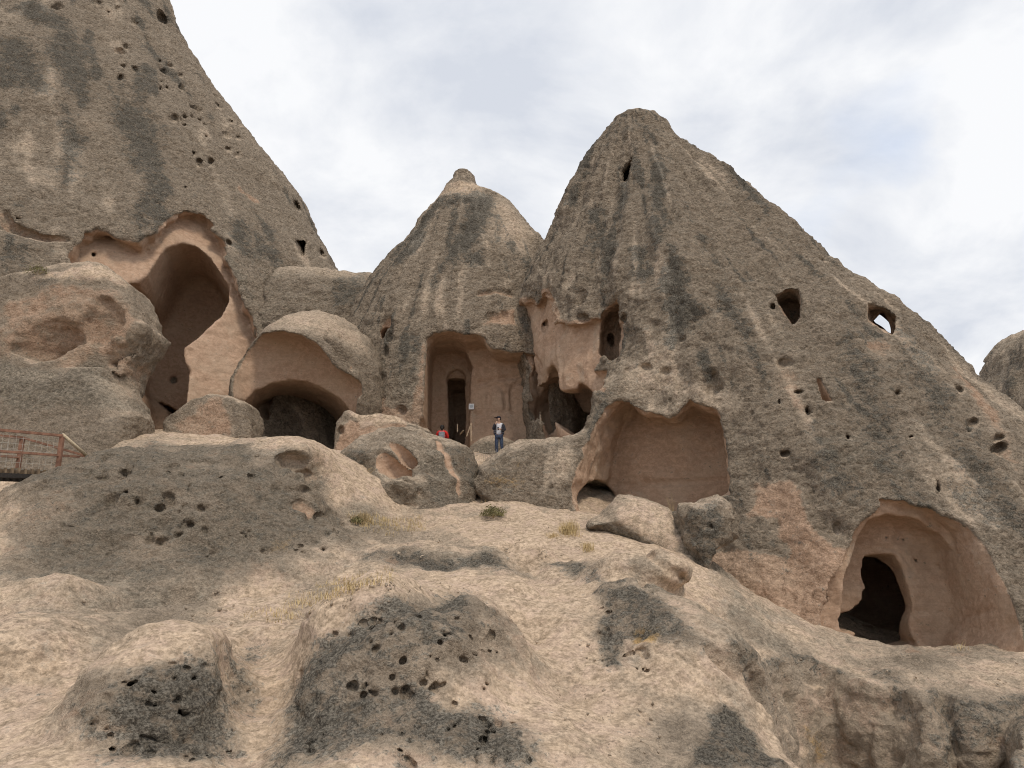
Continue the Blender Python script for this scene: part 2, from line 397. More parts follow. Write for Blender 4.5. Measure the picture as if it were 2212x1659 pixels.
def build_rock(rock, az, el, rr, mat, disp=1.0, auto=None):
    V, F = mesh_rock(rock, az, el, rr)
    nb = vnormals(V, F)
    # which cut a vertex lies on
    cid = np.full(len(V), -1)
    inner = np.zeros(len(V), np.float32)
    bare = rock.base(V).astype(np.float32)
    for c in rock.carves:
        if c.get('add'):
            m = np.where(((V > c['lo']) & (V < c['hi'])).all(1))[0]
            if len(m): bare[m] = smin(bare[m], c['fn'](V[m]), c['k'])
    rim = np.linalg.norm(V, axis=1) * DELTA
    for i, c in enumerate(rock.carves):
        if c.get('add'): continue
        m = np.where(((V > c['lo']) & (V < c['hi'])).all(1))[0]
        if not len(m): continue
        d = np.abs(c['fn'](V[m])); tol = np.linalg.norm(V[m], axis=1) * DELTA * 0.9 + c['k'] * 0.35
        on = (d < tol) & (bare[m] < -0.35 * rim[m] - 0.02)
        if c.get('fresh', 1.0) > 0: inner[m[on]] = np.maximum(inner[m[on]], c.get('fresh', 1.0) * sstep(0.3, 2.2, -bare[m[on]] / rim[m[on]]))
        if c['part']: cid[m[on]] = i
    att = {k: np.zeros(len(V), np.float32) for k in KINDS}
    n_a = fbm(V * 0.55, 5, 0.55); n_b = fbm(V * 2.1 + 40, 5, 0.62)
    for kind, fn, edge, amt, noise, scale in rock.masks:
        d = fn(V)
        m = d < edge + noise + 0.1
        if m.any():
            dd = d[m] + noise * (n_a[m] * 0.8 + n_b[m] * 0.5) * scale
            att[kind][m] = np.maximum(att[kind][m], amt * sstep(edge, -edge, dd))
    if rock.apex is not None:
        q = V - np.asarray(rock.apex, np.float32); q = q / (np.linalg.norm(q, axis=1)[:, None] + 1e-6)
        st = fbm(q * 26.0 + V * 0.10 + 11, 3, 0.6) + 0.55 * n_a
        att['lichen'] = np.maximum(att['lichen'], 0.95 * sstep(0.10, 0.52, st)); att['pale'] = np.maximum(att['pale'], 0.5 * sstep(0.2, 0.6, -st))
    if auto: auto(V, nb, att, inner)
    att['lichen'] = att['lichen'] * (1 - 0.9 * np.clip(np.maximum(att['pink'], inner * 1.2), 0, 1))
    att['pink'] = np.maximum(att['pink'], inner)
    att['inner'] = inner; att['coarse'] = np.full(len(V), rock.coarse)
    att['grey'] = att['grey'] * (1 - 0.85 * att['pink'])
    # eroded relief: broad swells and rain furrows move everything along the uncut face, fine roughness follows the surface
    r = np.linalg.norm(V, axis=1)
    s = V * np.array([1, 1, 1.25], np.float32)
    gb = np.empty_like(V)
    for ax in range(3):
        e = np.zeros(3, np.float32); e[ax] = 0.25
        gb[:, ax] = rock.base(V + e) - rock.base(V - e)
    gb /= np.linalg.norm(gb, axis=1)[:, None] + 1e-6
    low = rock.lump * fbm(s * 0.8 + 9, 3)
    near = sstep(34, 12, r)
    if rock.apex is not None:
        q = V - np.asarray(rock.apex, np.float32); far = np.linalg.norm(q, axis=1); q = q / (far[:, None] + 1e-6)
        low += rock.flute * fbm(q * 7.0 + s * 0.07, 3, 0.5) * sstep(1.0, 9.0, far)
        low -= 0.45 * rock.flute * np.maximum(0, fbm(q * 17.0 + 5 + s * 0.16, 2) - 0.1) * sstep(2, 9, far)
    low -= rock.crag * (np.abs(gnoise(s * 0.75 + 13)) + 0.5 * np.abs(gnoise(s * 1.9 + 29)) - 0.35)
    calm = 1 - np.maximum(0.72 * np.maximum(inner, att['pink'] * 0.6), 0.82 * np.clip(att['pale'], 0, 1))
    d = 0.10 * fbm(s * 2.6 + 3, 3) + 0.05 * fbm(s * 7.0, 2)
    d -= 0.05 * np.maximum(0, fbm(s * 4.4 + 77, 2) - 0.22) * 2.0
    crust = sstep(0.25, 0.6, att['lichen'])
    d += near * crust * (0.012 + 0.028 * fbm(s * 3.3 + 31, 3, 0.6, True))
    d -= near * crust * 0.05 * sstep(0.35, 0.6, fbm(s * 5.2 + 51, 2))
    V2 = V + nb * (d * disp * calm)[:, None] + gb * (low * disp)[:, None]
    nn = vnormals(V2, F)
    fid = cid[F]; fid = np.where((fid >= 0).sum(1) >= 3, fid.max(1), -1)
    done = set()
    for i in np.unique(fid[fid >= 0]):                          # stray scraps of a cut go back to the rock itself
        if rock.carves[i].get('join', i) in done: continue
        done.add(rock.carves[i].get('join', i)); ids = [k for k, c in enumerate(rock.carves) if c['part'] and c.get('join', k) == rock.carves[i].get('join', i)]
        fs = np.where(np.isin(fid, ids))[0]; u, f = np.unique(F[fs], return_inverse=True); f = f.reshape(-1, 4); par = list(range(len(u)))
        def root(x):
            while par[x] != x: par[x] = par[par[x]]; x = par[x]
            return x
        for a_, b_, c_, d_ in f.tolist():
            a_ = root(a_)
            for x in (b_, c_, d_):
                x = root(x)
                if x != a_: par[x] = a_
        lab = np.array([root(x) for x in range(len(u))])
        fl_ = lab[f[:, 0]]; w_, n_ = np.unique(fl_, return_counts=True)
        fid[fs[fl_ != w_[n_.argmax()]]] = -1
    def sub(sel):
        f = F[sel]; u, inv = np.unique(f, return_inverse=True)
        return V2[u], inv.reshape(f.shape), {k: a[u] for k, a in att.items()}, nn[u]
    v, f, a, n = sub(fid < 0)
    top = link_mesh(rock.name, v, f, mat, a, n)
    parts = {}
    for i, c in enumerate(rock.carves):
        if c['part'] and (fid == i).any():
            parts.setdefault(c.get('join', i), []).append(i)
    for j, ids in parts.items():
        v, f, a, n = sub(np.isin(fid, ids))
        o = link_mesh(rock.carves[ids[0]]['part'], v, f, mat, a, n, top)
        if rock.carves[ids[0]].get('plabel'): o['label'] = rock.carves[ids[0]]['plabel']
    TRI[0] += 2 * len(F)
    print('ROCK %-22s verts %7d faces %7d  t=%.1f' % (rock.name, len(V), len(F), time.time() - T0))
    return top
def tag(o, label=None, cat=None, group=None, kind=None):
    if label: o['label'] = label
    if cat: o['category'] = cat
    if group: o['group'] = group
    if kind: o['kind'] = kind
    return o
# ---------------------------------------------------------------- materials
def new_mat(name):
    m = bpy.data.materials.new(name); m.use_nodes = True; t = m.node_tree; t.nodes.clear()
    o = N(t, 'ShaderNodeOutputMaterial'); b = N(t, 'ShaderNodeBsdfPrincipled'); L(t, b.outputs[0], o.inputs[0])
    return m, t, b
def nmath(t, op, a, b=None, c=None, clamp=False):
    n = N(t, 'ShaderNodeMath', operation=op, use_clamp=clamp)
    for i, x in enumerate((a, b, c)):
        if x is None: continue
        if isinstance(x, (int, float)): n.inputs[i].default_value = x
        else: L(t, x, n.inputs[i])
    return n.outputs[0]
def nmix(t, f, a, b):
    n = N(t, 'ShaderNodeMix', data_type='RGBA')
    for i, x in ((0, f), (6, a), (7, b)):
        if isinstance(x, (int, float)): n.inputs[i].default_value = x
        elif isinstance(x, tuple): n.inputs[i].default_value = (*x, 1)
        else: L(t, x, n.inputs[i])
    return n.outputs[2]
def nnoise(t, vec, scale, detail=4, rough=0.55, dist=0.0):
    n = N(t, 'ShaderNodeTexNoise'); n.inputs['Scale'].default_value = scale; n.inputs['Detail'].default_value = detail
    n.inputs['Roughness'].default_value = rough; n.inputs['Distortion'].default_value = dist; L(t, vec, n.inputs['Vector'])
    return n.outputs['Fac']
def nstep(t, x, a, b):
    n = N(t, 'ShaderNodeMapRange', interpolation_type='SMOOTHSTEP'); L(t, x, n.inputs[0])
    n.inputs[1].default_value = a; n.inputs[2].default_value = b
    return n.outputs[0]
def nattr(t, name):
    n = N(t, 'ShaderNodeAttribute', attribute_name=name); return n.outputs['Fac']

def make_tuff():
    m, t, b = new_mat('weathered_tuff')
    co = N(t, 'ShaderNodeTexCoord').outputs['Object']
    mp = N(t, 'ShaderNodeMapping'); mp.inputs['Scale'].default_value = (1, 1, 1.25); L(t, co, mp.inputs[0]); v = mp.outputs[0]
    A = {k: nattr(t, k) for k in KINDS + ('inner',)}
    big = nnoise(t, v, 0.5, 3, 0.6); med = nnoise(t, v, 1.9, 4, 0.62, 0.3); spot = nnoise(t, v, 4.1, 5, 0.7, 0.4)
    fine = nnoise(t, v, 8.0, 5, 0.75); grain = nnoise(t, v, 24.0, 3, 0.75)
    def dev(x, k): return nmath(t, 'MULTIPLY', nmath(t, 'SUBTRACT', x, 0.5), k)
    def add(*xs):
        r = xs[0]
        for x in xs[1:]: r = nmath(t, 'ADD', r, x)
        return r
    mul = lambda a, c: nmath(t, 'MULTIPLY', a, c)
    # base tan, mottled
    col = nmix(t, nstep(t, med, 0.36, 0.66), (0.345, 0.278, 0.210), (0.45, 0.362, 0.275))
    col = nmix(t, mul(nstep(t, big, 0.42, 0.66), 0.5), col, (0.40, 0.325, 0.25))
    # fresh pink tuff
    pinkc = nmix(t, nstep(t, spot, 0.38, 0.64), (0.400, 0.268, 0.186), (0.495, 0.345, 0.246))
    pinkc = nmix(t, mul(nstep(t, big, 0.45, 0.62), 0.5), pinkc, (0.475, 0.355, 0.258))
    ms = N(t, 'ShaderNodeMapping'); ms.inputs['Scale'].default_value = (0.5, 0.5, 7.0); L(t, co, ms.inputs[0]); strata = nnoise(t, ms.outputs[0], 1.6, 4, 0.65, 0.6)
    pinkc = nmix(t, mul(nstep(t, strata, 0.50, 0.66), 0.30), pinkc, (0.36, 0.245, 0.175))
    pf = nstep(t, add(A['pink'], dev(med, 0.9)), 0.32, 0.62)
    col = nmix(t, pf, col, pinkc)
    # sandy worn surfaces
    palec = nmix(t, nstep(t, fine, 0.36, 0.64), (0.355, 0.270, 0.192), (0.475, 0.368, 0.270))
    palec = nmix(t, mul(nstep(t, med, 0.46, 0.62), 0.6), palec, (0.465, 0.350, 0.272))
    lf0 = nstep(t, add(A['pale'], dev(med, 0.9), dev(spot, 0.7)), 0.25, 0.75)
    col = nmix(t, lf0, col, palec)
    # grey weathering skin
    greyc = nmix(t, nstep(t, fine, 0.38, 0.62), (0.235, 0.202, 0.158), (0.385, 0.325, 0.252))
    gf = nstep(t, add(mul(A['grey'], 0.85), dev(spot, 1.5), dev(med, 0.8)), 0.22, 0.80)
    col = nmix(t, mul(gf, 0.9), col, greyc)
    # ochre lichen
    of = nstep(t, add(A['ochre'], dev(fine, 1.5)), 0.35, 0.85)
    col = nmix(t, mul(of, 0.75), col, (0.45, 0.285, 0.11))
    # black lichen, mottled through
    darkc = nmix(t, nstep(t, grain, 0.40, 0.60), (0.090, 0.082, 0.069), (0.235, 0.212, 0.175))
    lf = nstep(t, add(mul(A['lichen'], 0.68), dev(fine, 1.9), dev(spot, 1.6), dev(med, 0.9)), 0.24, 0.66)
    col = nmix(t, mul(lf, 0.94), col, darkc)
    # grains: light and dark clasts of two sizes
    def cells(scale, rnd=1.0):
        vo = N(t, 'ShaderNodeTexVoronoi', feature='F1'); vo.inputs['Scale'].default_value = scale; vo.inputs['Randomness'].default_value = rnd; L(t, v, vo.inputs['Vector'])
        sp = N(t, 'ShaderNodeSeparateColor'); L(t, vo.outputs['Color'], sp.inputs[0]); return sp.outputs[0], vo.outputs['Distance']
    ca, da = cells(7.5); cb, db = cells(26.0)
    coarse = nattr(t, 'coarse')
    gm = nmath(t, 'SUBTRACT', 1.0, mul(nmath(t, 'MAXIMUM', A['inner'], mul(A['pink'], 0.7)), 0.85))
    gc = nmath(t, 'MULTIPLY', coarse, gm)
    var = add(nmath(t, 'MULTIPLY', dev(ca, 0.52), gc), nmath(t, 'MULTIPLY', dev(cb, 0.32), nmath(t, 'SUBTRACT', 1.0, mul(A['inner'], 0.75))), nmath(t, 'MULTIPLY', add(dev(grain, 0.8), dev(fine, 1.4), dev(spot, 1.1)), gm))
    hsv = N(t, 'ShaderNodeHueSaturation'); L(t, col, hsv.inputs['Color']); L(t, nmath(t, 'MAXIMUM', add(1.0, var), 0.25), hsv.inputs['Value'])
    L(t, hsv.outputs[0], b.inputs['Base Color'])
    b.inputs['Roughness'].default_value = 0.95; b.inputs['Specular IOR Level'].default_value = 0.10
    # relief
    h = add(mul(fine, 0.9), mul(spot, 0.8), nmath(t, 'MULTIPLY', mul(da, -0.35), coarse))
    calm = nmath(t, 'MAXIMUM', mul(nmath(t, 'MAXIMUM', A['inner'], mul(A['pink'], 0.7)), 0.68), mul(A['pale'], 0.93))
    bs = nmath(t, 'SUBTRACT', 1.0, calm)
    bp = N(t, 'ShaderNodeBump'); bp.inputs['Distance'].default_value = 0.36; L(t, h, bp.inputs['Height']); L(t, bs, bp.inputs['Strength'])
    L(t, bp.outputs[0], b.inputs['Normal'])
    return m
TUFF = make_tuff()

def plain(name, c, rough=0.7, metal=0.0, var=0.25, scale=20.0, bump=0.0):
    m, t, b = new_mat(name)
    co = N(t, 'ShaderNodeTexCoord').outputs['Object']
    n = nnoise(t, co, scale, 5, 0.65)
    lo = tuple(x * (1 - var) for x in c); hi = tuple(min(1, x * (1 + var)) for x in c)
    L(t, nmix(t, nstep(t, n, 0.3, 0.7), lo, hi), b.inputs['Base Color'])
    b.inputs['Roughness'].default_value = rough; b.inputs['Metallic'].default_value = metal
    b.inputs['Specular IOR Level'].default_value = 0.25
    if bump:
        bp = N(t, 'ShaderNodeBump'); bp.inputs['Distance'].default_value = bump; L(t, n, bp.inputs['Height']); L(t, bp.outputs[0], b.inputs['Normal'])
    return m
# ================================================================ terrain
CT = [  # (u, v, depth)
 (-500,1700,9),(0,1800,7.6),(600,1800,7.6),(1100,1800,7.8),(1500,1800,8.8),(1900,1800,10.5),(2300,1800,12),(2700,1600,16),
 (0,1659,9.3),(0,1500,11.5),(0,1380,13.6),(0,1270,16),(0,1150,18.4),(0,1115,19.6),(20,1075,23.5),(-300,1150,19),(-500,1050,23),
 (200,1260,17),(200,1150,18.6),(190,1055,20),(210,1000,21.5),(400,1250,17.4),(400,1150,18.8),(400,1060,20.2),(420,985,22.2),
 (600,1220,18.8),(600,1100,20.4),(600,1000,22),(640,945,24),(690,960,24.5),(730,1150,20),(540,960,24),
 (200,930,28),(450,943,29),(330,922,30),(60,940,28),(-300,930,30),
 (650,968,30),(760,975,30),(900,977,33),(960,977,34.5),(1080,985,33.2),(1000,985,32),(1040,1015,31),
 (200,1330,14.6),(450,1330,15),(560,1400,13.3),(600,1300,15.7),(750,1250,17.6),(700,1330,15.2),
 (380,1410,12.6),(350,1520,10.7),(350,1659,9.2),(150,1480,11.6),(150,1600,10),
 (940,1282,14.6),(1000,1240,17.6),(800,1305,14.4),(850,1400,12.2),(850,1530,10.4),(850,1659,9.1),(620,1480,11.6),(590,1600,10.0),
 (1250,1262,16.8),(1300,1350,14.2),(1300,1480,11.9),(1300,1659,9.6),(1150,1400,12.6),(1150,1550,10.6),
 (1450,1400,14),(1360,1275,16.6),(1550,1450,13.4),(1650,1560,12.2),(1740,1659,11),
 (1700,1420,18.2),(1900,1412,19.3),(2000,1408,20),(2150,1422,19.6),(2300,1440,19.6),(2100,1490,17.2),(1620,1400,18.0),
 (1150,1130,24),(1240,1105,25.5),(1300,1180,21.5),(1400,1250,19),(1500,1300,18.6),(1600,1350,18.7),(1700,1385,19.2),(1480,1200,21.5),
 (1150,1185,21.6),(1000,1150,22.3),(900,1140,23),(850,1190,20.8),(1060,1088,27),(780,1130,22.5),(950,1112,25.2),(870,1112,24.8),(1000,1190,20.2),
]
CX = [(-40,45,6.0),(-25,45,6.0),(-10,45,5.6),(0,45,5.4),(12,45,5.2),(30,45,3.0),(-45,65,7),(0,65,6),(40,65,4),(60,40,0),(-60,35,5),
 (11,26,-3.4),(15,25,-3.2),(10.5,23,-2.5),(13.5,22.5,-2.45),(7,30,1.3),(5,29,1.4),(22,22,-2.3),(28,20,-2.5),(1,30,2.6),(-8,38,5.1),(-16,37,4.8),(-3,37.5,5.0),
 (-30,20,1.0),(-40,10,-1),(0,2,-2.4),(-15,2,-2.0),(15,2,-3.2),(30,5,-4),(0,-10,-2.8),(20,-10,-3.5),(-20,-10,-2.5)]
ct = np.array([P(*c) for c in CT] + [np.array(c, float) for c in CX])
def tps_fit(pts, lam=0.02):
    n = len(pts); xy = pts[:, :2]; r2 = ((xy[:, None] - xy[None]) ** 2).sum(-1)
    K = 0.5 * r2 * np.log(r2 + 1e-9) + np.eye(n) * lam
    Pm = np.c_[np.ones(n), xy]; A = np.zeros((n + 3, n + 3)); A[:n, :n] = K; A[:n, n:] = Pm; A[n:, :n] = Pm.T
    return np.linalg.solve(A, np.r_[pts[:, 2], 0, 0, 0])
tw = tps_fit(ct)
GX, GY = np.arange(-70, 70.01, 0.2), np.arange(-15, 75.01, 0.2)
_gx, _gy = np.meshgrid(GX, GY, indexing='ij'); _q = np.stack([_gx.ravel(), _gy.ravel()], 1)
_h = tw[-3] + _q @ tw[-2:]
for _i in range(len(ct)):
    _r2 = ((_q - ct[_i, :2]) ** 2).sum(1); _h += tw[_i] * 0.5 * _r2 * np.log(_r2 + 1e-9)
HG = _h.reshape(_gx.shape)
_dx, _dy = np.gradient(HG, 0.2); SLOPE = 1 / np.sqrt(1 + _dx ** 2 + _dy ** 2)
def bil(G, x, y):
    fx = np.clip((x - GX[0]) / 0.2, 0, len(GX) - 1.001); fy = np.clip((y - GY[0]) / 0.2, 0, len(GY) - 1.001)
    i, j = fx.astype(int), fy.astype(int); a, b = fx - i, fy - j
    return (G[i, j] * (1 - a) * (1 - b) + G[i + 1, j] * a * (1 - b) + G[i, j + 1] * (1 - a) * b + G[i + 1, j + 1] * a * b)
def terrain_base(p):
    return ((p[:, 2] - bil(HG, p[:, 0], p[:, 1])) * bil(SLOPE, p[:, 0], p[:, 1])).astype(np.float32)
terrain = Rock('rock_slope', terrain_base); terrain.lump = 0.22; terrain.coarse = 0.22; terrain.crag = 0.10; terrain.ymax = 41.0
for c, r, k in ((P(350,1215,22.6),(4.9,4.5,3.15),0.5), (P(618,1062,23.6),(1.6,1.8,1.75),0.5), (P(150,1225,21.2),(2.2,2.8,2.2),0.6), (P(470,1080,22.8),(1.5,1.6,1.5),0.5),
    (P(880,1610,13.3),(2.7,3.1,2.75),0.25), (P(365,1680,11.8),(1.55,2.3,2.2),0.22), (P(520,1560,12.4),(0.7,0.9,1.05),0.25), (P(950,1215,20),(2.3,1.2,0.55),0.3), (P(1110,1208,20),(1.1,0.9,0.62),0.3),
    (P(1370,1240,18.5),(1.3,1.3,0.5),0.4), (P(1450,1480,14.6),(1.5,2.6,1.5),0.5), (P(120,1330,15.6),(1.6,1.2,0.7),0.4), (P(1330,1330,15.6),(1.2,1.0,0.75),0.3), (P(60,1440,13),(1.2,1.4,0.8),0.4)):
    terrain.blob(c, r, k)

# ================================================================ the cones
left_cone = Rock('rock_cone', gencone(
    [(-250,-420),(-300,0),(-520,270),(-760,580),(-900,800),(-950,1100)],
    [(60,-420),(372,0),(384,55),(418,120),(452,180),(520,268),(590,360),(642,430),(672,500),(712,560),(770,640),(830,760),(860,900),(900,1100)],
    50, [(-8,27),(5,28.5),(10,31),(16,33.5),(22,36),(30,39),(40,44),(52,49)]))
mid_cone = Rock('rock_cone', gencone(
    [(987,369),(984,384),(979,398),(953,426),(928,455),(898,500),(868,542),(838,580),(812,614),(794,640),(768,690),(745,760),(740,900),(735,1100)],
    [(1016,369),(1021,380),(1027,397),(1034,411),(1052,425),(1080,428),(1100,441),(1116,462),(1138,488),(1164,512),(1200,560),(1245,640),(1270,800),(1280,1100)],
    41, [(-8,34),(5,34.6),(9,35),(12,35.6),(16,37),(20,39),(23,40.4),(24,40.7)], smooth=0.2, power=2.1, cut=0.3))
def chamber(R, px, wall, off, r):
    """an unseen room added behind a doorway to keep the opening black; wall = a point of the wall beside the door"""
    c = P(*px, R.hit(*wall)[1] + off + r[1]); e = max(r) + 0.3
    R.carve(lambda p: ellip(p, c, r), c - e, c + e, 0.05, 'chamber')
right_cone = Rock('rock_cone', gencone(
    [(1335,243),(1325,262),(1300,290),(1280,312),(1260,345),(1235,390),(1215,420),(1200,455),(1190,490),(1160,540),(1132,590),(1119,622),(1115,650),(1116,760),(1124,850),(1135,940),(1140,1100),(1140,1300)],
    [(1404,243),(1413,260),(1436,275),(1455,310),(1494,345),(1559,400),(1623,460),(1670,515),(1726,575),(1780,640),(1828,690),(1895,745),(1942,795),(1976,850),(2017,920),(2202,1100),(2402,1320)],
    36, [(-8,18.5),(-2.5,20.5),(1.5,23.3),(6,26),(10,28.2),(15,31),(20,33.7),(23,35),(24.5,35.4)], shear=-0.18, smooth=0.2, cut=0.55))
left_cone.ymax, mid_cone.ymax, right_cone.ymax = 51.5, 44.5, 43.0
left_cone.apex, left_cone.flute = P(120, -560, 50), 0.55
mid_cone.apex, mid_cone.flute = P(1003, 340, 41), 0.30
right_cone.apex, right_cone.flute = P(1372, 215, 36), 0.55
terrain.inside = lambda p: np.minimum(np.minimum(left_cone.base(p), mid_cone.base(p)), right_cone.base(p)) + 5.5

# ---------------------------------------------------------------- left cone: broken hall, pock marks, windows
R = left_cone
R.peel(ZB((410,330),(430,250),(500,185),(620,150),(740,215),(820,235),(900,190),(960,130),(1050,60),(1130,40),(1210,60),(1280,120),(1330,220),(1360,330),(1400,430),(1450,520),(1490,650),(1545,780),(1640,860),(1680,1050),(1600,1300),(1250,1320),(900,1300),(700,900),(600,600),(440,390)),
       1.0, (-0.3, 1, 0.1), k=0.10, rough=0.26, part='broken_vault', plabel='broken pink mouth of the rock-cut hall')
R.poly(ZB((770,470),(830,470),(880,430),(920,360),(985,272),(1080,244),(1170,258),(1250,320),(1320,415),(1370,500),(1372,580),(1325,670),(1230,765),(1150,840),(1090,885),(1100,960),(1130,1010),(1115,1130),(1100,1260),(1060,1420),(700,1420),(650,900),(680,600)),
       6.0, (-0.28, 1, 0), k=0.07, rnd=1.0, part='hall', join='hall2', plabel='dark hall inside the broken cone')
R.groove(ZB((700,890),(890,950),(1040,1000),(1120,1020)), 0.09, fresh=1)
R.dent(*ZB((1050,1040))[0], 7, 9, 0.5, part='niche')
R.groove(ZB((975,1040),(972,1180)), 0.06)
R.poly(ZB((860,1180),(900,1165),(1000,1200),(1090,1250),(1080,1330),(900,1330)), 2.0, (0, 1, 0), rnd=0.3, part='low_opening')
R.poly(ZB((-60,-10),(20,-30),(50,40),(75,110),(180,150),(320,190),(440,195),(440,225),(250,225),(80,180),(0,160)), 0.45, (0, 1, 0.3), k=0.06, rnd=0.3, fresh=0.5, mean=True)
for pts in (ZA((1765,1440),(1825,1460),(1822,1550),(1790,1510)),):
    R.poly(pts, 2.6, tuple(ray(*pts[0])), k=0.03, rnd=0.15, part='window_hole', fresh=0.3)
R.dent(*ZA((967,112))[0], 13, 9, 1.5, rot=-0.6, part='window_hole')
R.dent(634, 447, 7, 13, 1.6, rot=0.4, k=0.03, fresh=0, part='window_hole'); R.dent(693, 546, 8, 13, 1.6, rot=0.4, k=0.03, fresh=0, part='window_hole')
for x, y, a, b in ((580,10,20,10),(650,88,8,8),(700,60,8,9),(800,143,16,11),(718,303,22,18),(755,280,14,8),(1025,378,14,10),(988,408,14,18),(1090,440,8,12),(968,352,8,8),(725,455,10,14),(805,418,12,7),(740,398,12,5),(1100,505,9,30),(1048,455,6,6),(1290,580,12,16),(1302,640,14,8),(1165,625,12,10),(1200,640,15,16),(1048,705,16,18),(1108,692,12,8),(1160,688,6,6),(1205,708,8,8),(1085,712,6,6),(1380,738,8,10),(1422,762,9,9),(1366,800,18,12),(1425,830,10,10),(1376,880,18,10),(1160,925,8,8),(1195,968,14,9),(1190,990,14,8),(1270,962,12,16),(1240,812,6,6),(1000,525,6,5),(965,525,5,6),(968,492,6,4),(1105,748,8,5),(1235,735,5,5),(360,40,16,40),(1150,300,10,14),(1430,915,10,12),(110,1310,5,5),(1380,1440,14,12),(560,1528,10,8),(1108,1130,4,8)):
    u, v = ZA((x, y))[0]; R.dent(u, v, a * 0.44 + 0.6, b * 0.44 + 0.6, 0.6, rot=-0.5, k=0.02, fresh=0)
for pts, wd in ((ZA((60,260),(150,420),(260,540)), (34,30,10)), (ZA((380,250),(420,400),(500,560)), (32,26,18)), (ZA((400,640),(430,820),(400,1000),(380,1100)), (12,18,20,8)), (ZA((780,640),(850,820),(920,980)), (24,34,24)), (ZA((180,60),(400,180),(500,290)), (30,16,8)), (ZA((640,480),(720,620)), (8,8)), (ZA((1440,1330),(1480,1480)), (14,18)), (ZA((20,440),(120,480)), (30,20))):
    R.streak('lichen', pts, wd, 0.7, 1.0, 1.1)
R.streak('pink', ZA((1450,1130),(1540,1190)), 10, 0.3, 0.6, 0.5); R.streak('pink', ZA((500,710),(560,740)), 10, 0.5, 0.4, 0.6)
R.paint('grey', ZB((1340,260),(1400,300),(1500,420),(1560,560),(1500,640),(1440,520),(1390,420)), 0.3, 0.9)

# ---------------------------------------------------------------- middle cone: church porch
R = mid_cone
R.poly([(913,772),(915,745),(922,725),(935,715),(955,712),(985,718),(1000,722),(1030,722),(1045,731),(1052,743),(1062,752),(1085,756),(1118,760),(1175,768),(1200,980),(900,980),(905,905),(916,898),(917,800)],
       1.5, (0.05, 1, 0), k=0.07, rnd=0.15, rough=0.09, part='porch', plabel='recessed church porch cut into the middle cone')
R.poly([(919,930),(919,770),(925,748),(938,739),(956,736),(978,737),(993,740),(1004,752),(1012,770),(1021,793),(1017,810),(1014,930),(1014,980),(919,980)], 1.5, (-0.05, 1, 0), k=0.04, rnd=0.12, part='arched_niche')
R.poly([(962,830),(962,812),(970,800),(985,794),(1000,799),(1006,812),(1006,830)], 0.35, (0, 1, 0), k=0.03, rnd=0.08, part='door_arch')
chamber(R, (985,880), (945,880), 0.9, (2.0, 1.7, 1.7))
R.poly([(966,960),(965,815),(1003,815),(1006,880),(1004,960)], 4.0, (0.02, 1, 0), k=0.03, rnd=0.1, part='doorway', plabel='tall black doorway of the rock church')
for pts in ([(1055,888),(1054,850),(1057,838),(1066,831),(1076,833),(1083,841)], [(1106,890),(1104,845),(1109,833),(1120,826),(1130,828)], [(1090,890),(1089,850)], [(1033,827),(1060,822),(1100,815),(1130,811)]):
    R.groove(pts, 0.13, k=0.04)
R.groove([(1020,893),(1085,892),(1130,887)], 0.05)
R.poly(ZD((395,330),(420,285),(465,290),(440,360),(415,395),(400,385)), 2.0, (0, 1, 0), k=0.04, part='window_hole')
R.dent(*ZD((440,270))[0], 16, 20, 0.35, fresh=0.7); R.dent(*ZD((445,490))[0], 7, 14, 0.3); R.dent(*ZD((480,350))[0], 8, 30, 0.2)
R.dent(*ZD((1360,225))[0], 10, 12, 0.3); R.dent(*ZD((1300,240))[0], 24, 14, 0.25); R.groove(ZD((1170,50),(1300,40),(1440,45)), 0.16, k=0.1)
R.groove(ZD((1350,390),(1400,405),(1460,420)), 0.06); R.dent(*ZD((560,950))[0], 12, 12, 0.35)
R.paint('pink', ZD((1200,290),(1250,220),(1440,180),(1450,300),(1250,300)), 0.3, 0.9)
R.paint('pink', ZD((700,420),(760,380),(760,900),(740,1080),(560,1050),(380,1000),(380,700),(480,900),(640,950),(700,700)), 0.3, 0.65)
R.paint('pale', ZC((870,390),(950,320),(1160,320),(1220,400),(1050,410)), 0.2, 0.8); R.paint('pale', ZC((1270,420),(1380,450),(1500,580),(1600,700),(1550,900),(1400,800),(1250,700),(1230,560)), 0.8, 0.55)
for pts, wd in ((ZC((1180,430),(1170,560),(1080,720),(960,860),(800,1040)), (26,26,20,17,8)), (ZC((860,460),(720,640),(640,800),(520,920)), (18,18,20,16)), (ZC((950,440),(1150,430)), (12,12)), (ZC((1310,560),(1320,740)), (6,6)), (ZC((1380,900),(1400,1010)), (10,8)), (ZC((1140,880),(1150,900)), (8,8)), (ZC((760,560),(560,800),(420,1000)), (10,14,8))):
    R.streak('lichen', pts, wd, 0.5, 1.15, 0.9)
R.paint('grey', ZD((480,380),(720,400),(720,900),(500,820)), 0.5, 0.8)

# ---------------------------------------------------------------- right cone
R = right_cone
R.join(slab([(1020,1060),(1038,1018),(1075,991),(1105,969),(1150,953),(1205,943),(1240,925),(1262,880),(1275,830),(1340,790),(1420,1000),(1330,1160),(1200,1160),(1060,1130)], 29.6, 2.0, k=1.2, lean=0.35), 0.7)
R.join(slab(ZN((1500,400),(1560,300),(1700,300),(1850,220),(1960,330),(1970,570),(1890,640),(1850,850),(1800,1080),(1720,1190),(1640,1000),(1600,850),(1540,650)), 22.6, 1.3, k=0.7, lean=0.3), 0.5)
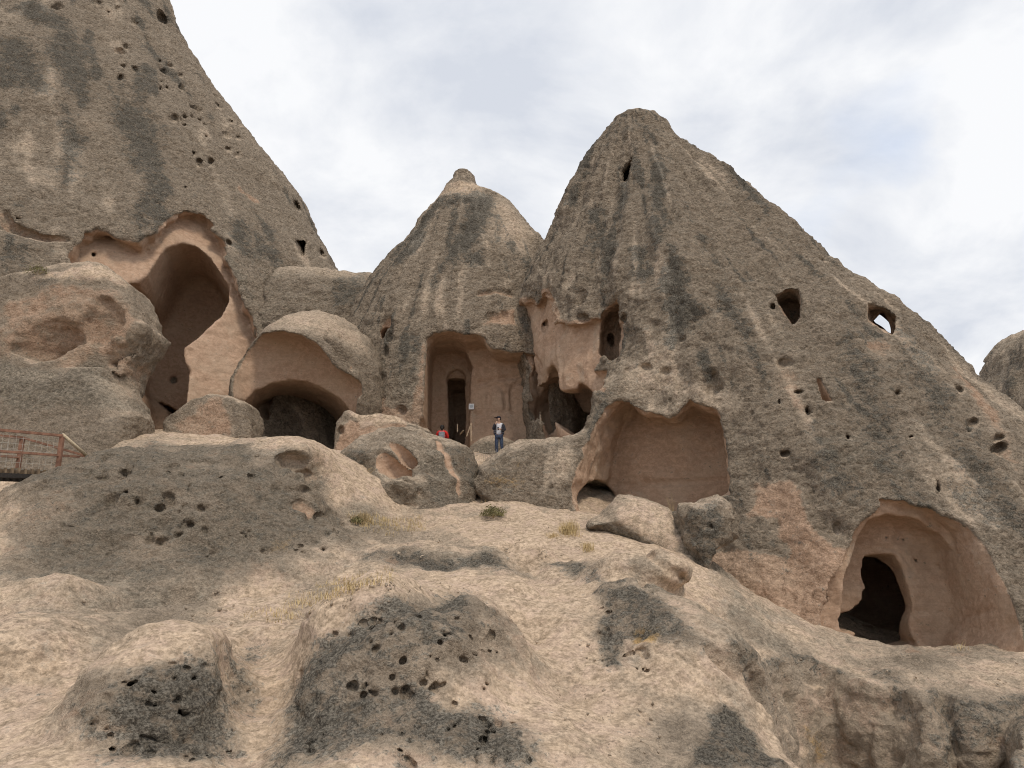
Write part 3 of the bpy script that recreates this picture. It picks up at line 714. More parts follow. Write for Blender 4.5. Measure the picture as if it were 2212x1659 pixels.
# drapery wall and the dark cave in it
R.peel(ZD((1440,190),(1500,80),(1560,110),(1620,30),(1660,20),(1720,110),(1760,260),(1850,290),(1920,250),(2050,215),(2060,420),(2100,490),(2010,620),(2110,660),(2105,800),(2000,830),(1800,830),(1780,1150),(1420,1150)),
       0.5, (0.3, 1, 0), k=0.06, rough=0.22, part='broken_wall', plabel='pink broken wall hanging like drapery')
R.poly(ZO((520,470),(560,400),(620,330),(680,380),(740,560),(750,640),(700,740),(640,760),(560,700),(520,600)), 0.5, (0.3, 1, 0), k=0.08, rnd=0.35, part='hollow')
R.poly(ZO((300,470),(340,430),(385,470),(385,1020),(310,1030)), 0.25, (0.3, 1, 0), k=0.05, rnd=0.15)
chamber(R, (1240,885), (1290,810), 2.2, (2.2, 2.4, 1.7))
R.poly(ZO((640,1000),(650,900),(680,750),(740,640),(765,625),(790,735),(860,740),(940,700),(960,610),(990,590),(1100,660),(1195,750),(1170,900),(1130,1050),(1080,1250),(950,1420),(760,1450),(720,1250),(690,1100)), 4.5, (0.3, 1, 0), k=0.05, rnd=0.3, part='cave', plabel='dark jagged cave beside the church porch')
for pts in (ZD((1500,250),(1520,600),(1560,900)), ZD((1590,150),(1580,420),(1500,650)), ZD((1700,200),(1740,420),(1800,720)), ZD((1560,450),(1640,620)), ZD((1760,300),(1820,600),(1835,780))):
    R.groove(pts, 0.07, k=0.15)
R.dent(*ZD((1650,300))[0], 10, 16, 0.6); R.dent(*ZD((1665,285))[0], 5, 6, 0.8)
# window niche
R.poly(ZF((688,430),(690,250),(705,150),(760,90),(830,58),(848,110),(832,180),(862,215),(865,300),(850,440),(780,480)), 1.8, (0.2, 1, 0), k=0.06, rnd=0.2, fresh=0.6, part='window_niche', plabel='tall window niche with a small hole at its foot')
R.dent(*ZF((785,350))[0], 10, 15, 1.2, part='window_hole'); R.dent(*ZF((880,200))[0], 8, 12, 0.3)
R.groove(ZF((620,130),(720,110),(820,60),(900,20),(980,10)), 0.09, k=0.08)
R.dent(*ZF((570,60))[0], 18, 20, 0.3); R.dent(*ZF((580,200))[0], 22, 10, 0.25)
R.poly(ZE((770,510),(800,470),(840,440),(838,490),(810,568),(780,570)), 3.0, (0.15, 1, 0.3), k=0.03, fresh=0.2, part='slit_window')
R.poly(ZG((535,290),(620,270),(690,290),(715,360),(715,430),(660,490),(630,450),(580,380)), 2.2, (0.42, 1, 0), k=0.05, rnd=0.25, fresh=0.5, part='window_hole')
R.poly(ZG((1140,400),(1250,400),(1310,430),(1340,480),(1312,612),(1190,525),(1140,470)), 0.9, (0.55, 1, 0.1), k=0.03, rnd=0.1, fresh=0.5, part='through_window', join='tw', plabel='window cut right through the ridge with sky behind')
R.poly(ZG((1185,528),(1240,480),(1268,530),(1300,615)), 15, tuple(ray(1903, 708)), k=0.02, rnd=0.05, taper=-0.05, part='through_window', join='tw')
R.poly(ZG((820,880),(850,900),(900,1000),(935,1045),(870,1055)), 0.35, (0, 1, 0), part='niche')
for x, y, a, b, dp in ((1800,890,34,24,0.5),(1755,990,18,26,0.3),(1865,1190,26,20,0.35),(1850,1230,14,14,0.3),(1360,985,22,14,0.2),(1460,1265,18,8,0.3),(1022,1290,18,22,0.35),(590,1390,34,18,0.3),(750,1110,12,30,0.3),(885,70,16,8,0.3),(980,110,32,12,0.35),(850,95,14,12,0.3),(1650,1590,8,40,0.2),(560,1050,10,26,0.25),(690,985,30,10,0.25),(1105,215,14,12,0.2),(600,790,52,40,0.22),(2040,1300,30,14,0.3),(1700,330,10,10,0.2),(520,380,14,14,0.3)):
    u, v = ZG((x, y))[0]; R.dent(u, v, a * 0.34, b * 0.34, dp * 1.5, k=0.06, fresh=0)
R.dent(*ZG((2050,1352))[0], 11, 9, 0.9, part='window_hole')
for x, y, a, b, dp in ((910,555,26,18,0.25),(1020,540,50,30,0.3),(1160,560,40,26,0.2),(1495,580,30,45,0.35),(1480,640,70,80,0.25),(1280,345,26,26,0.15)):
    u, v = ZF((x, y))[0]; R.dent(u, v, a * 0.32, b * 0.32, dp, k=0.12, fresh=0.1)
# the large open recess
R.poly(ZF((520,1440),(520,1400),(545,1250),(600,1110),(650,1000),(700,900),(760,805),(830,742),(885,748),(940,800),(1000,838),(1100,856),(1200,850),(1270,800),(1320,752),(1380,772),(1440,797),(1502,802),(1532,860),(1555,950),(1572,1100),(1572,1250),(1576,1372),(1480,1402),(1380,1442),(1260,1510),(1150,1640),(600,1640)),
       2.3, (0.42, 1, 0.0), k=0.06, rnd=0.22, rough=0.13, part='open_recess', plabel='wide open recess with a smooth pink back wall')
R.dent(1280, 1085, 56, 48, 3.4, k=0.05, part='low_hole', lift=0.6)
R.groove(ZF((840,1330),(1000,1345),(1200,1320),(1330,1320),(1560,1300)), 0.12, k=0.15)
# lower right cave
R.poly(ZH((870,900),(905,780),(930,700),(980,600),(1005,500),(1055,405),(1120,350),(1180,312),(1182,268),(1290,268),(1450,298),(1560,340),(1650,390),(1705,450),(1765,560),(1820,680),(1880,820),(1935,920),(1960,1080),(1900,1180),(1100,1180),(1000,1110),(920,1000)),
       0.25, (-0.05, 1, 0), k=0.06, rnd=0.25, rough=0.10, part='arched_cave', join='ac', plabel='arched cave mouth at the lower right')
R.poly(ZH((1010,1100),(960,900),(990,640),(1060,440),(1110,375),(1210,345),(1350,362),(1500,422),(1620,500),(1690,570),(1790,710),(1865,850),(1892,960),(1890,1120)), 1.0, (0.05, 1, 0), k=0.04, rnd=0.5, part='arched_cave', join='ac')
chamber(R, (1915,1285), (2060,1300), 0.8, (4.5, 4.0, 2.4))
R.poly(ZH((1090,540),(1180,545),(1250,556),(1295,620),(1320,720),(1345,810),(1330,900),(1340,960),(1388,1022),(1388,1140),(1100,1140),(1060,960),(1020,945),(985,950),(960,920),(935,870),(960,850),(1020,835),(1060,800),(1085,770),(1080,740),(1100,710),(1080,650)), 4.0, (0.0, 1, 0), k=0.03, rnd=0.2, part='doorway', plabel='jagged black doorway in the arched cave')
R.groove(ZH((1105,530),(1160,508),(1230,515),(1300,560),(1350,640)), 0.05, k=0.03)
R.groove(ZH((1340,850),(1500,840),(1640,858),(1760,820)), 0.06, k=0.05)
for x, y in ((1205,462),(1300,460),(1595,520),(1365,565),(1490,575)): R.dent(*ZH((x, y))[0], 4, 4, 0.12, k=0.02)
# pink hollow wall left of it
R.poly(ZH((320,520),(420,470),(560,500),(680,480),(800,600),(900,680),(880,880),(760,900),(560,800),(330,740),(290,620)), 0.05, (0.1, 1, 0), k=0.12, rnd=0.5, part='hollow', mean=True)
R.poly(ZH((390,195),(470,210),(570,225),(640,200),(740,240),(700,330),(560,345),(470,345),(400,300)), 0.0, (0.2, 1, 0.2), k=0.12, rnd=0.2, mean=True, fresh=0.6)
for pts in (ZH((550,660),(560,780)), ZH((640,640),(650,800)), ZH((700,680),(720,840)), ZH((820,700),(790,880)), ZH((760,690),(755,860))): R.groove(pts, 0.05, k=0.14)
R.dent(*ZH((300,405))[0], 5, 7, 0.3); R.dent(*ZH((950,380))[0], 9, 11, 0.3); R.groove(ZH((960,85),(1080,80)), 0.05)
R.paint('pink', ZH((360,200),(480,170),(700,120),(760,200),(800,350),(900,450),(1000,550),(940,700),(880,900),(760,900),(560,800),(300,740),(330,500),(640,500),(600,350),(420,340)), 0.3, 0.8, 0.7)
R.paint('pink', ZG((1640,900),(1750,950),(1900,1150),(2100,1400),(2212,1560),(2212,1480),(1950,1050),(1760,800)), 0.5, 0.55, 0.8)
R.paint('pink', ZG((500,750),(640,740),(720,1000),(790,1150),(700,1200),(560,1000)), 0.4, 0.5, 0.7); R.paint('pink', ZG((1080,620),(1280,620),(1330,720),(1200,740)), 0.3, 0.5)
R.paint('pale', ZF((870,470),(1100,480),(1400,620),(1650,720),(1500,780),(1100,700),(900,700)), 0.5, 0.5, 0.8)
for pts, wd in ((ZE((1000,440),(1000,620),(990,760),(1010,900),(1000,990)), (10,16,16,15,12)), (ZE((790,580),(780,660),(760,780)), (10,16,14)), (ZE((1090,1020),(1110,1250),(1120,1400),(1090,1520)), (13,32,34,18)), (ZE((1340,1060),(1360,1230),(1430,1380),(1560,1560),(1600,1640)), (12,11,10,6,4)), (ZE((600,780),(640,900),(680,1100)), (16,18,12)), (ZE((700,930),(690,1050)), (10,10)), (ZE((800,280),(1000,280)), (10,12)), (ZE((620,360),(560,540),(480,700)), (10,12,10)), (ZE((1400,520),(1640,800)), (12,14)), (ZE((1270,920),(1290,1000)), (8,8)), (ZG((1160,150),(1240,280)), (8,8)), (ZE((860,1000),(900,1150)), (10,14))):
    R.streak('lichen', pts, wd, 0.45, 1.2, 0.8)
for pts, wd in ((ZG((1040,620),(1100,800),(1180,1000),(1230,1200),(1300,1400)), (20,34,36,36,30)), (ZG((1420,620),(1500,760),(1600,950),(1680,1180),(1850,1400),(1950,1560)), (16,26,24,20,16,14)), (ZG((800,1250),(900,1500),(1000,1640)), (20,40,40)), (ZG((1700,1250),(1850,1450)), (14,16)), (ZH((1600,200),(1927,380)), (24,30))):
    R.streak('lichen', pts, wd, 0.6, 0.85, 0.9)
R.paint('grey', ZG((780,1100),(1000,1150),(1400,1400),(1800,1659),(700,1659),(640,1400)), 0.8, 0.7, 1.0)
R.paint('lichen', ZN((1500,400),(1600,330),(1850,330),(1960,450),(1960,570),(1880,650),(1850,850),(1800,1050),(1720,1150),(1640,1000),(1600,850),(1540,650)), 0.15, 0.75, 0.3)
R.paint('ochre', ZD((1240,1480),(1400,1430),(1560,1440),(1560,1560),(1400,1580)), 0.4, 0.6)
R.streak('ochre', ZD((1510,1330),(1500,1450)), 8, 0.2, 0.6)

right_cone.paint('pink', ZD((1430,190),(1500,80),(1560,110),(1620,30),(1660,20),(1720,110),(1760,260),(1850,290),(1920,250),(2050,215),(2060,420),(2100,490),(2010,620),(2110,660),(2105,800),(2000,830),(1800,830),(1780,1150),(1420,1150)), 0.25, 1.0, 0.4, (0.35, 1, 0))
# ================================================================ other rocks
saddle = Rock('rock_saddle', lambda p: smax(ellip(p, P(640, 752, 44.5), (10.5, 5.0, 4.9)), -(p[:, 0] + 14.0), 0.6))
saddle.inside = None
saddle.paint('lichen', ZC((0,1080),(120,1000),(330,960),(370,1040),(300,1150),(180,1260),(0,1300)), 0.5, 0.8, 0.8)
far_cone = Rock('rock_cone', gencone([(2250,700),(2195,722),(2170,752),(2152,790),(2140,830),(2100,950),(2060,1200)], [(2330,700),(2400,760),(2480,900),(2560,1200)], 56, [(-8,44),(12,48),(20,51),(30,54)]))
far_cone.ymax = 58
far_cone.apex, far_cone.flute = P(2290, 660, 56), 0.6
far_cone.streak('lichen', [(2190,760),(2180,830)], 12, 0.6, 0.7, 0.8)

vault = Rock('rock_vault', lambda p: smin(ellip(p, P(694, 905, 39.2), (4.0, 7.6, 5.35)), ellip(p, P(785, 890, 37.5), (1.3, 3.0, 3.3)), 0.9))
R = vault
R.poly(ZB((1380,900),(1440,800),(1530,772),(1600,764),(1690,757),(1800,770),(1880,820),(1950,900),(2000,960),(2090,1020),(2170,1070),(2170,1130),(2130,1160),(2140,1500),(1380,1500),(1400,1150)), 0.3, (0.05, 1, 0.1), k=0.06, rnd=1.3, part='vault_mouth', plabel='broken arched mouth of the vault')
R.poly(ZB((1470,1190),(1540,1115),(1640,1068),(1750,1052),(1850,1062),(1950,1097),(2030,1152),(2080,1205),(2112,1260),(2120,1520),(1480,1520)), 7.0, (-0.26, 1, 0.03), k=0.05, rnd=0.6, part='cave', plabel='wide dark cave under the vault')
R.dent(*ZB((2060,880))[0], 50, 34, 0.25, rot=-0.5, k=0.12); R.groove(ZB((1930,830),(2050,930),(2180,985)), 0.06, k=0.1)
R.groove(ZB((1650,960),(1720,900),(1790,890)), 0.05)
R.paint('pale', ZB((1490,680),(1600,610),(1850,620),(2100,720),(2212,800),(2212,900),(1950,800),(1700,740),(1530,780)), 0.5, 0.55)

outcrop = Rock('rock_outcrop', slab(ZB((-500,520),(-200,500),(0,500),(60,480),(200,425),(450,382),(560,368),(640,378),(720,432),(795,490),(850,580),(900,680),(925,745),(965,770),(958,830),(900,930),(855,1010),(835,1100),(812,1162),(785,1165),(760,1300),(-500,1300)), 30.5, 1.7, k=0.9, lean=0.22, bulge=0.1))
R = outcrop
R.join(slab(ZB((-600,860),(0,900),(200,955),(400,985),(480,930),(560,915),(650,960),(770,1090),(900,1265),(940,1310),(900,1900),(-600,1900)), 28.9, 1.7, k=1.2, lean=0.6), 0.4)
R.dent(*ZB((280,800))[0], 62, 46, 0.85, rot=0.15, k=0.2); R.dent(*ZB((590,700))[0], 46, 50, 0.7, k=0.2); R.dent(*ZB((620,590))[0], 22, 16, 0.35, rot=-0.4, k=0.08)
R.dent(*ZB((560,900))[0], 60, 34, 0.35, k=0.2); R.dent(*ZB((330,900))[0], 70, 20, 0.3, k=0.2)
R.poly(ZB((655,950),(760,900),(870,820),(900,930),(855,1010),(830,1110),(800,1160),(740,1090)), 0.1, (0.2, 1, 0), k=0.08, rnd=0.3, mean=True, fresh=0.4)
R.groove(ZB((930,760),(880,900),(800,1100)), 0.07); R.groove(ZB((905,740),(850,900)), 0.05)
R.paint('pink', ZB((0,620),(100,560),(330,480),(560,480),(760,500),(900,680),(960,780),(900,950),(800,1160),(640,960),(560,920),(400,1000),(250,960),(0,900)), 0.5, 0.55, 0.5)
R.coarse = 0.35; R.lump = 0.1; R.crag = 0.14
R.paint('grey', ZB((-300,900),(0,920),(250,970),(400,1000),(480,940),(560,930),(640,970),(760,1090),(900,1265),(100,1260),(0,1150)), 0.3, 0.9, 0.5); R.paint('lichen', ZB((200,440),(340,420),(340,500),(250,520),(190,490)), 0.2, 0.6); R.paint('lichen', ZB((400,430),(520,450),(540,510),(420,480)), 0.2, 0.5)
R.paint('pale', ZB((60,480),(200,425),(450,382),(640,378),(720,432),(780,500),(600,440),(300,440)), 0.2, 0.8)

tri = Rock('boulder', slab(ZB((1035,1330),(1050,1300),(1085,1265),(1180,1190),(1280,1142),(1350,1142),(1500,1212),(1522,1270),(1545,1330),(1550,1480),(1040,1480)), 31, 1.1, k=0.35, lean=0.25))
tri.paint('pink', ZB((1040,1310),(1280,1150),(1400,1300),(1390,1400),(1060,1400)), 0.3, 0.6); tri.paint('grey', ZB((1280,1145),(1500,1210),(1540,1400),(1400,1400),(1380,1250)), 0.3, 0.5)
pinkrock = Rock('boulder', slab(ZD((70,1330),(90,1080),(120,1010),(155,972),(195,962),(240,985),(275,1008),(400,988),(520,1010),(650,1058),(740,1085),(800,1130),(760,1400),(100,1400)), 31, 0.9, k=0.3, lean=0.15))
pinkrock.groove(ZD((150,990),(200,1060),(270,1040),(400,1020),(560,1030)), 0.05, k=0.05); pinkrock.dent(*ZD((105,1110))[0], 7, 12, 0.3)
pinkrock.paint('pink', ZD((80,1250),(90,1080),(160,1020),(280,1060),(600,1060),(500,1150),(300,1200)), 0.2, 0.9); pinkrock.paint('pale', ZD((150,960),(260,980),(520,990),(600,1050),(260,1060)), 0.15, 0.9)

crest = Rock('rock_outcrop', gencone(ZM((930,158),(840,200),(660,224),(500,252),(400,330),(280,405),(180,460),(150,560),(220,850),(180,1100),(150,1400)), ZM((1000,166),(1200,208),(1300,300),(1480,312),(1590,400),(1660,540),(1715,680),(1750,900),(1790,1150),(1820,1400)), 28.6, [(-3,24.6),(1.0,25.2),(2.2,25.8),(3.5,26.8),(4.4,27.7),(4.9,28.2)], smooth=0.2))
R = crest
R.poly(ZM((680,280),(740,290),(860,350),(950,440),(1030,540),(1065,605),(1000,625),(900,560),(820,480),(740,400),(680,340)), 0.35, (0.1, 1, 0), k=0.05, rnd=0.25, mean=True, part='hollow')
R.poly(ZM((610,440),(680,410),(740,440),(830,520),(920,590),(995,650),(1000,780),(900,770),(800,735),(650,680),(590,600)), 0.55, (0, 1, 0.1), k=0.06, rnd=0.35, mean=True, part='hollow')
R.blob(R.hit(*ZM((900,880))[0]) + np.array([0, 0.25, 0]), (0.85, 0.6, 0.5), 0.25); R.groove(ZM((1090,880),(1130,940),(1060,1020),(900,1010)), 0.09, k=0.06)
R.dent(*ZM((450,780))[0], 26, 18, 0.3, k=0.12, fresh=0.8); R.dent(*ZM((350,700))[0], 22, 20, 0.25, k=0.12, fresh=0.5)
R.groove(ZM((1290,300),(1330,420),(1420,600),(1500,750),(1540,880)), 0.13, k=0.14); R.groove(ZM((1170,640),(1260,680)), 0.09); R.groove(ZM((620,650),(700,720),(850,760),(1000,800)), 0.05)
R.paint('lichen', ZM((280,450),(480,370),(520,480),(430,600),(300,700)), 0.3, 0.7); R.paint('lichen', ZM((700,760),(1080,820),(1060,1010),(800,960)), 0.3, 0.5); R.paint('ochre', ZM((460,560),(620,600),(620,720),(440,720)), 0.3, 0.5)
R.paint('lichen', ZM((1340,380),(1500,330),(1640,540),(1700,660),(1600,800),(1480,640)), 0.3, 0.6); R.paint('grey', ZM((1050,300),(1300,330),(1500,760),(1700,1100),(1250,1150),(1050,700)), 0.5, 0.8)
R.paint('lichen', ZM((1120,700),(1300,900),(1600,1100),(1500,1150),(1150,1000)), 0.4, 0.45)

back = Rock('boulder', lambda p: ellip(p, P(1068, 992, 35.6), (1.35, 1.1, 1.15)))
for _r, _c in ((tri, 0.22), (pinkrock, 0.16), (crest, 0.28), (back, 0.12)): _r.crag = _c; _r.coarse = 0.5
back.paint('grey', [(1030,960),(1080,950),(1090,1000),(1030,1000)], 0.2, 0.8)
dome = Rock('boulder', slab(ZN((1080,186),(980,196),(880,280),(800,390),(700,430),(650,490),(675,540),(800,550),(950,610),(1150,720),(1300,840),(1460,960),(1640,960),(1640,700),(1520,500),(1480,380),(1430,330),(1320,268),(1200,218)), 23.6, 1.15, k=1.0, lean=0.75))
dome.crag = 0.10; dome.coarse = 0.4; vault.crag = 0.15; vault.coarse = 0.5; saddle.crag = 0.3
dome.paint('pale', ZN((1080,190),(880,290),(820,400),(1100,540),(1300,660),(1500,800),(1480,400),(1300,270)), 0.2, 0.7); dome.paint('grey', ZN((660,480),(760,420),(1000,520),(1250,640),(1500,820),(1460,950),(1150,720),(800,550)), 0.12, 1.0, 0.2); dome.paint('lichen', ZN((660,480),(760,430),(1000,530),(1250,660),(1500,840),(1460,950),(1150,720),(800,550)), 0.12, 0.35, 0.2)

# ================================================================ terrain detail
R = terrain
# gully in front of the lower right ledge
_edge = ZH((285,1050),(345,1062),(410,1078),(540,1102),(640,1088),(760,1088),(860,1084),(960,1122),(1080,1172),(1165,1205),(1185,1140),(1240,1142),(1330,1272),(1400,1325),(1440,1282),(1485,1222),(1560,1262),(1620,1312),(1700,1292),(1800,1302),(1960,1290))
_slab = ZH((1960,1900),(1000,1900),(790,1659),(700,1560),(550,1400),(430,1250),(330,1115))
_GP = np.array([R.hit(u, v)[:2] for u, v in _edge] + [R.hit(u, v)[:2] for u, v in _slab])
def gully(p):
    d = poly2(p[:, 0], p[:, 1], _GP)
    h = bil(HG, p[:, 0], p[:, 1]) - p[:, 2]
    d = d + 0.30 * np.maximum(h, 0) + 0.30 * gnoise(p * 0.9) + 0.14 * np.abs(gnoise(p * np.array([2.2, 2.2, 0.8], np.float32))) + 0.06 * gnoise(p * 5.0)
    return np.maximum(d, -7.5 - p[:, 2])
R.carve(gully, np.r_[_GP.min(0) - 1, -9], np.r_[_GP.max(0) + 1, 2], 0.10, None, fresh=0.35)
# worn channels between the humps
for pts, rad in ((ZK((-150,1110),(100,950),(400,800),(700,725),(1000,700),(1300,730)), 0.32), (ZJ((1560,640),(1610,800),(1600,950),(1540,1120),(1440,1300),(1380,1500)), 0.28), (ZK((1250,840),(1350,950),(1440,1080),(1480,1180)), 0.25), (ZI((-50,1150),(400,1130),(900,1120),(1400,1080),(1800,1010),(2080,900)), 0.30), (ZK((1180,480),(1300,600),(1420,690),(1600,700)), 0.25), (ZI((1960,420),(2060,560),(2130,720)), 0.35)):
    rad *= 1.25; H_ = R.hits(pts) + np.array([0, 0, 0.16]); e_ = rad + 1.3
    R.carve((lambda H_, rad: lambda p: segs(p, H_, [rad] * len(H_)))(H_, rad), H_.min(0) - e_, H_.max(0) + e_, 0.75, None, fresh=0)
# hollows in the left hump
R.dent(640, 1000, 44, 22, 0.7, rot=-0.1, k=0.1, fresh=0.3); R.dent(740 * 0.9, 1025, 30, 10, 0.4, k=0.1, fresh=0.4); R.dent(*ZI((1840,580))[0], 26, 16, 0.3, k=0.1, fresh=0.6); R.dent(*ZI((1200,300))[0], 30, 10, 0.25, k=0.1, fresh=0.3)
R.groove(ZI((1650,480),(1780,490),(1900,500)), 0.1, k=0.08, fresh=0); R.groove(ZI((1850,640),(2000,630),(2060,660)), 0.1, k=0.1, fresh=0)
R.groove(ZI((1620,1300),(1700,1290),(1840,1250)), 0.05, k=0.03, fresh=0)
for x, y, a in ((640,290,26),(610,310,18),(810,300,26),(780,330,22),(540,370,12),(520,392,14),(580,400,14),(625,405,14),(230,470,26),(260,440,22),(670,520,38),(755,500,18),(825,545,14),(1130,455,14),(1505,410,18),(1210,605,22),(970,585,24),(430,695,8),(1090,375,14),(1010,380,12),(2010,720,14),(1960,740,14),(1940,830,16),(2050,690,14)):
    u, v = ZI((x, y))[0]; R.dent(u, v, a * 0.44, a * 0.36, 0.22, k=0.03, fresh=0)
for x, y, a in ((690,905,16),(520,940,14),(565,935,16),(600,970,22),(550,1010,14),(440,1010,14),(470,1060,18),(330,955,16),(250,940,16),(400,900,16),(450,880,16),(610,1135,14),(745,1130,10),(345,1245,24),(565,1270,18),(460,1275,10),(770,1245,12),(1110,1420,28),(1080,1595,18),(1030,1530,14),(1155,1605,16),(130,1515,24),(190,1480,14),(120,1560,18),(180,1510,12),(65,1360,18),(75,1170,20),(140,1110,16),(890,890,18),(160,1105,14),(1265,1635,14),(1180,1420,14),(500,1500,8),(800,1060,12)):
    u, v = ZK((x, y))[0]; R.dent(u, v, a * 0.5, a * 0.45, 0.15, k=0.02, fresh=0)
for x, y, a in ((1030,745,24),(1050,840,18),(1160,860,16),(1240,790,20),(780,900,18),(925,935,18),(890,995,14),(1055,990,18),(940,1210,20),(800,1275,22),(760,1300,16),(550,1150,12),(1225,985,8),(1490,955,12),(1510,830,14),(640,1190,12)):
    u, v = ZJ((x, y))[0]; R.dent(u, v, a * 0.45, a * 0.4, 0.13, k=0.02, fresh=0)
R.dent(*ZH((130,680))[0], 9, 8, 0.35, k=0.05, fresh=0.3)
R.dent(*ZF((300,1365))[0], 6, 5, 0.2)
prs = random.Random(11)
for box, n in (((230,640,1330,1650),0), ((700,1080,1330,1640),34), ((230,520,1430,1640),22), ((60,700,985,1200),34), ((1290,1420,1300,1450),6)):
    for i in range(n):
        u, v = prs.uniform(box[0], box[1]), prs.uniform(box[2], box[3]); a = 4 + 6 * prs.random() ** 2
        for q in range(prs.choice((1, 1, 2, 3))):
            R.dent(u + prs.uniform(-18, 18) * (q > 0), v + prs.uniform(-14, 14) * (q > 0), a * prs.uniform(0.8, 1.5), a * prs.uniform(0.7, 1.0), 0.10 + 0.006 * a, rot=prs.uniform(-0.6, 0.6), k=0.02, fresh=0)
R.groove(ZN((960,640),(1100,700),(1250,800),(1400,920),(1470,970)), 0.1, k=0.08, fresh=0.3); R.groove(ZN((1090,930),(1180,1030),(1240,1090)), 0.09, k=0.08, fresh=0.2)
DOWN = (0, 0.3, -1)
R.paint('lichen', ZI((150,430),(430,290),(700,230),(1150,200),(1600,200),(1780,260),(1940,420),(2060,660),(2080,760),(1900,940),(1600,960),(1200,990),(700,1040),(0,980),(0,640)), 0.9, 0.34, 1.5, DOWN)
R.paint('grey', ZI((150,430),(430,290),(700,230),(1150,200),(1600,200),(1780,260),(1940,420),(2060,660),(2080,760),(1900,960),(1600,1000),(1200,1040),(700,1100),(0,1060),(0,640)), 0.8, 0.72, 1.2, DOWN)
R.paint('lichen', ZJ((400,1000),(600,860),(860,770),(1000,720),(1150,692),(1290,732),(1380,762),(1440,702),(1500,658),(1590,720),(1560,800),(1500,840),(1510,950),(1540,1010),(1450,1200),(1350,1450),(700,1450),(560,1170),(540,1050)), 0.4, 1.0, 0.5, DOWN)
R.paint('lichen', ZK((0,1300),(60,1150),(180,1020),(380,890),(520,790),(700,770),(830,745),(930,745),(1040,790),(1150,850),(1050,950),(900,1000),(820,1100),(780,1280),(900,1380),(1000,1330),(1100,1400),(1200,1450),(1310,1560),(1400,1700),(-100,1700)), 0.4, 1.0, 0.5, DOWN)
R.paint('grey', ZK((1040,790),(1150,850),(1280,1000),(1290,1150),(1100,1200),(950,1300),(820,1300),(820,1100),(900,1000)), 0.3, 0.6, 0.5, DOWN)
R.paint('lichen', ZK((1560,760),(1650,725),(1780,722),(1900,762),(2050,900),(2141,1010),(2141,1040),(1960,1040),(1780,1000),(1750,1190),(1640,1150),(1650,1060),(1600,960),(1600,900),(1680,850)), 0.15, 0.85, 0.25, DOWN)
R.paint('ochre', ZK((1780,1040),(1800,950),(1900,920),(1980,960),(1940,1050)), 0.15, 0.9, 0.25, DOWN)
R.paint('lichen', ZK((420,560),(500,510),(620,505),(760,540),(900,570),(950,540),(1060,520),(1150,560),(1250,620),(1330,670),(1200,640),(1050,600),(900,620),(600,600)), 0.4, 1.0, 0.5, DOWN)
R.paint('lichen', ZK((1310,570),(1400,560),(1560,570),(1660,590),(1760,690),(1680,700),(1500,660),(1350,650)), 0.25, 0.8, 0.4, DOWN)
R.paint('lichen', ZH((110,1700),(240,1500),(260,1400),(350,1340),(430,1400),(600,1560),(760,1700)), 0.12, 0.9, 0.25, DOWN)
R.paint('lichen', ZH((-20,800),(60,830),(200,960),(280,1050),(200,1050),(60,1000),(-20,1010)), 0.2, 0.8, 0.3, DOWN)
R.streak('lichen', ZH((430,1090),(640,1110),(800,1110),(960,1150)), (12,26,26,14), 0.3, 0.9, 0.4); R.streak('lichen', ZH((1200,1160),(1300,1300),(1400,1420)), (16,22,24), 0.3, 0.8, 0.4)
R.paint('lichen', ZH((1400,1330),(1480,1230),(1600,1300),(1800,1300),(1960,1300),(1960,1700),(1500,1700),(1420,1500)), 0.3, 0.95, 0.4, (0, 1, -0.2))
R.streak('lichen', ZH((430,1100),(560,1300),(640,1350)), (14,18,10), 0.3, 0.7, 0.4); R.streak('ochre', ZH((780,1440),(860,1560)), (14,18), 0.3, 0.7, 0.4)
R.paint('ochre', ZK((380,1350),(560,1450),(560,1659),(280,1659)), 0.4, 0.5, 0.5, DOWN); R.paint('ochre', ZI((1550,760),(1780,740),(1780,900),(1580,900)), 0.4, 0.5, 0.5, DOWN); R.paint('ochre', ZI((350,600),(640,640),(700,760),(450,740)), 0.5, 0.45, 0.6, DOWN)
for pts in (ZK((1150,290),(1230,280),(1310,290),(1430,420),(1400,450),(1140,400)), ZK((750,640),(1000,650),(1330,690),(1650,690),(1450,790),(1250,850),(1040,750),(850,720),(600,760),(300,880),(100,1000),(-150,1150),(-150,1050),(100,880),(400,760)), ZK((900,400),(1150,440),(1500,530),(1650,570),(1400,550),(1300,640),(1150,540),(1000,480))):
    R.paint('pale', pts, 0.35, 1.25, 0.4, DOWN)
for pts in ([(600,1500),(650,1420),(720,1350),(820,1300),(930,1282),(1030,1300),(1090,1370),(1010,1430),(920,1490),(900,1659),(600,1659)], [(190,1520),(250,1440),(340,1400),(440,1395),(510,1430),(520,1520),(490,1659),(190,1659)]):
    R.paint('lichen', pts, 0.35, 0.9, 0.5, (0, 0.75, -0.66))
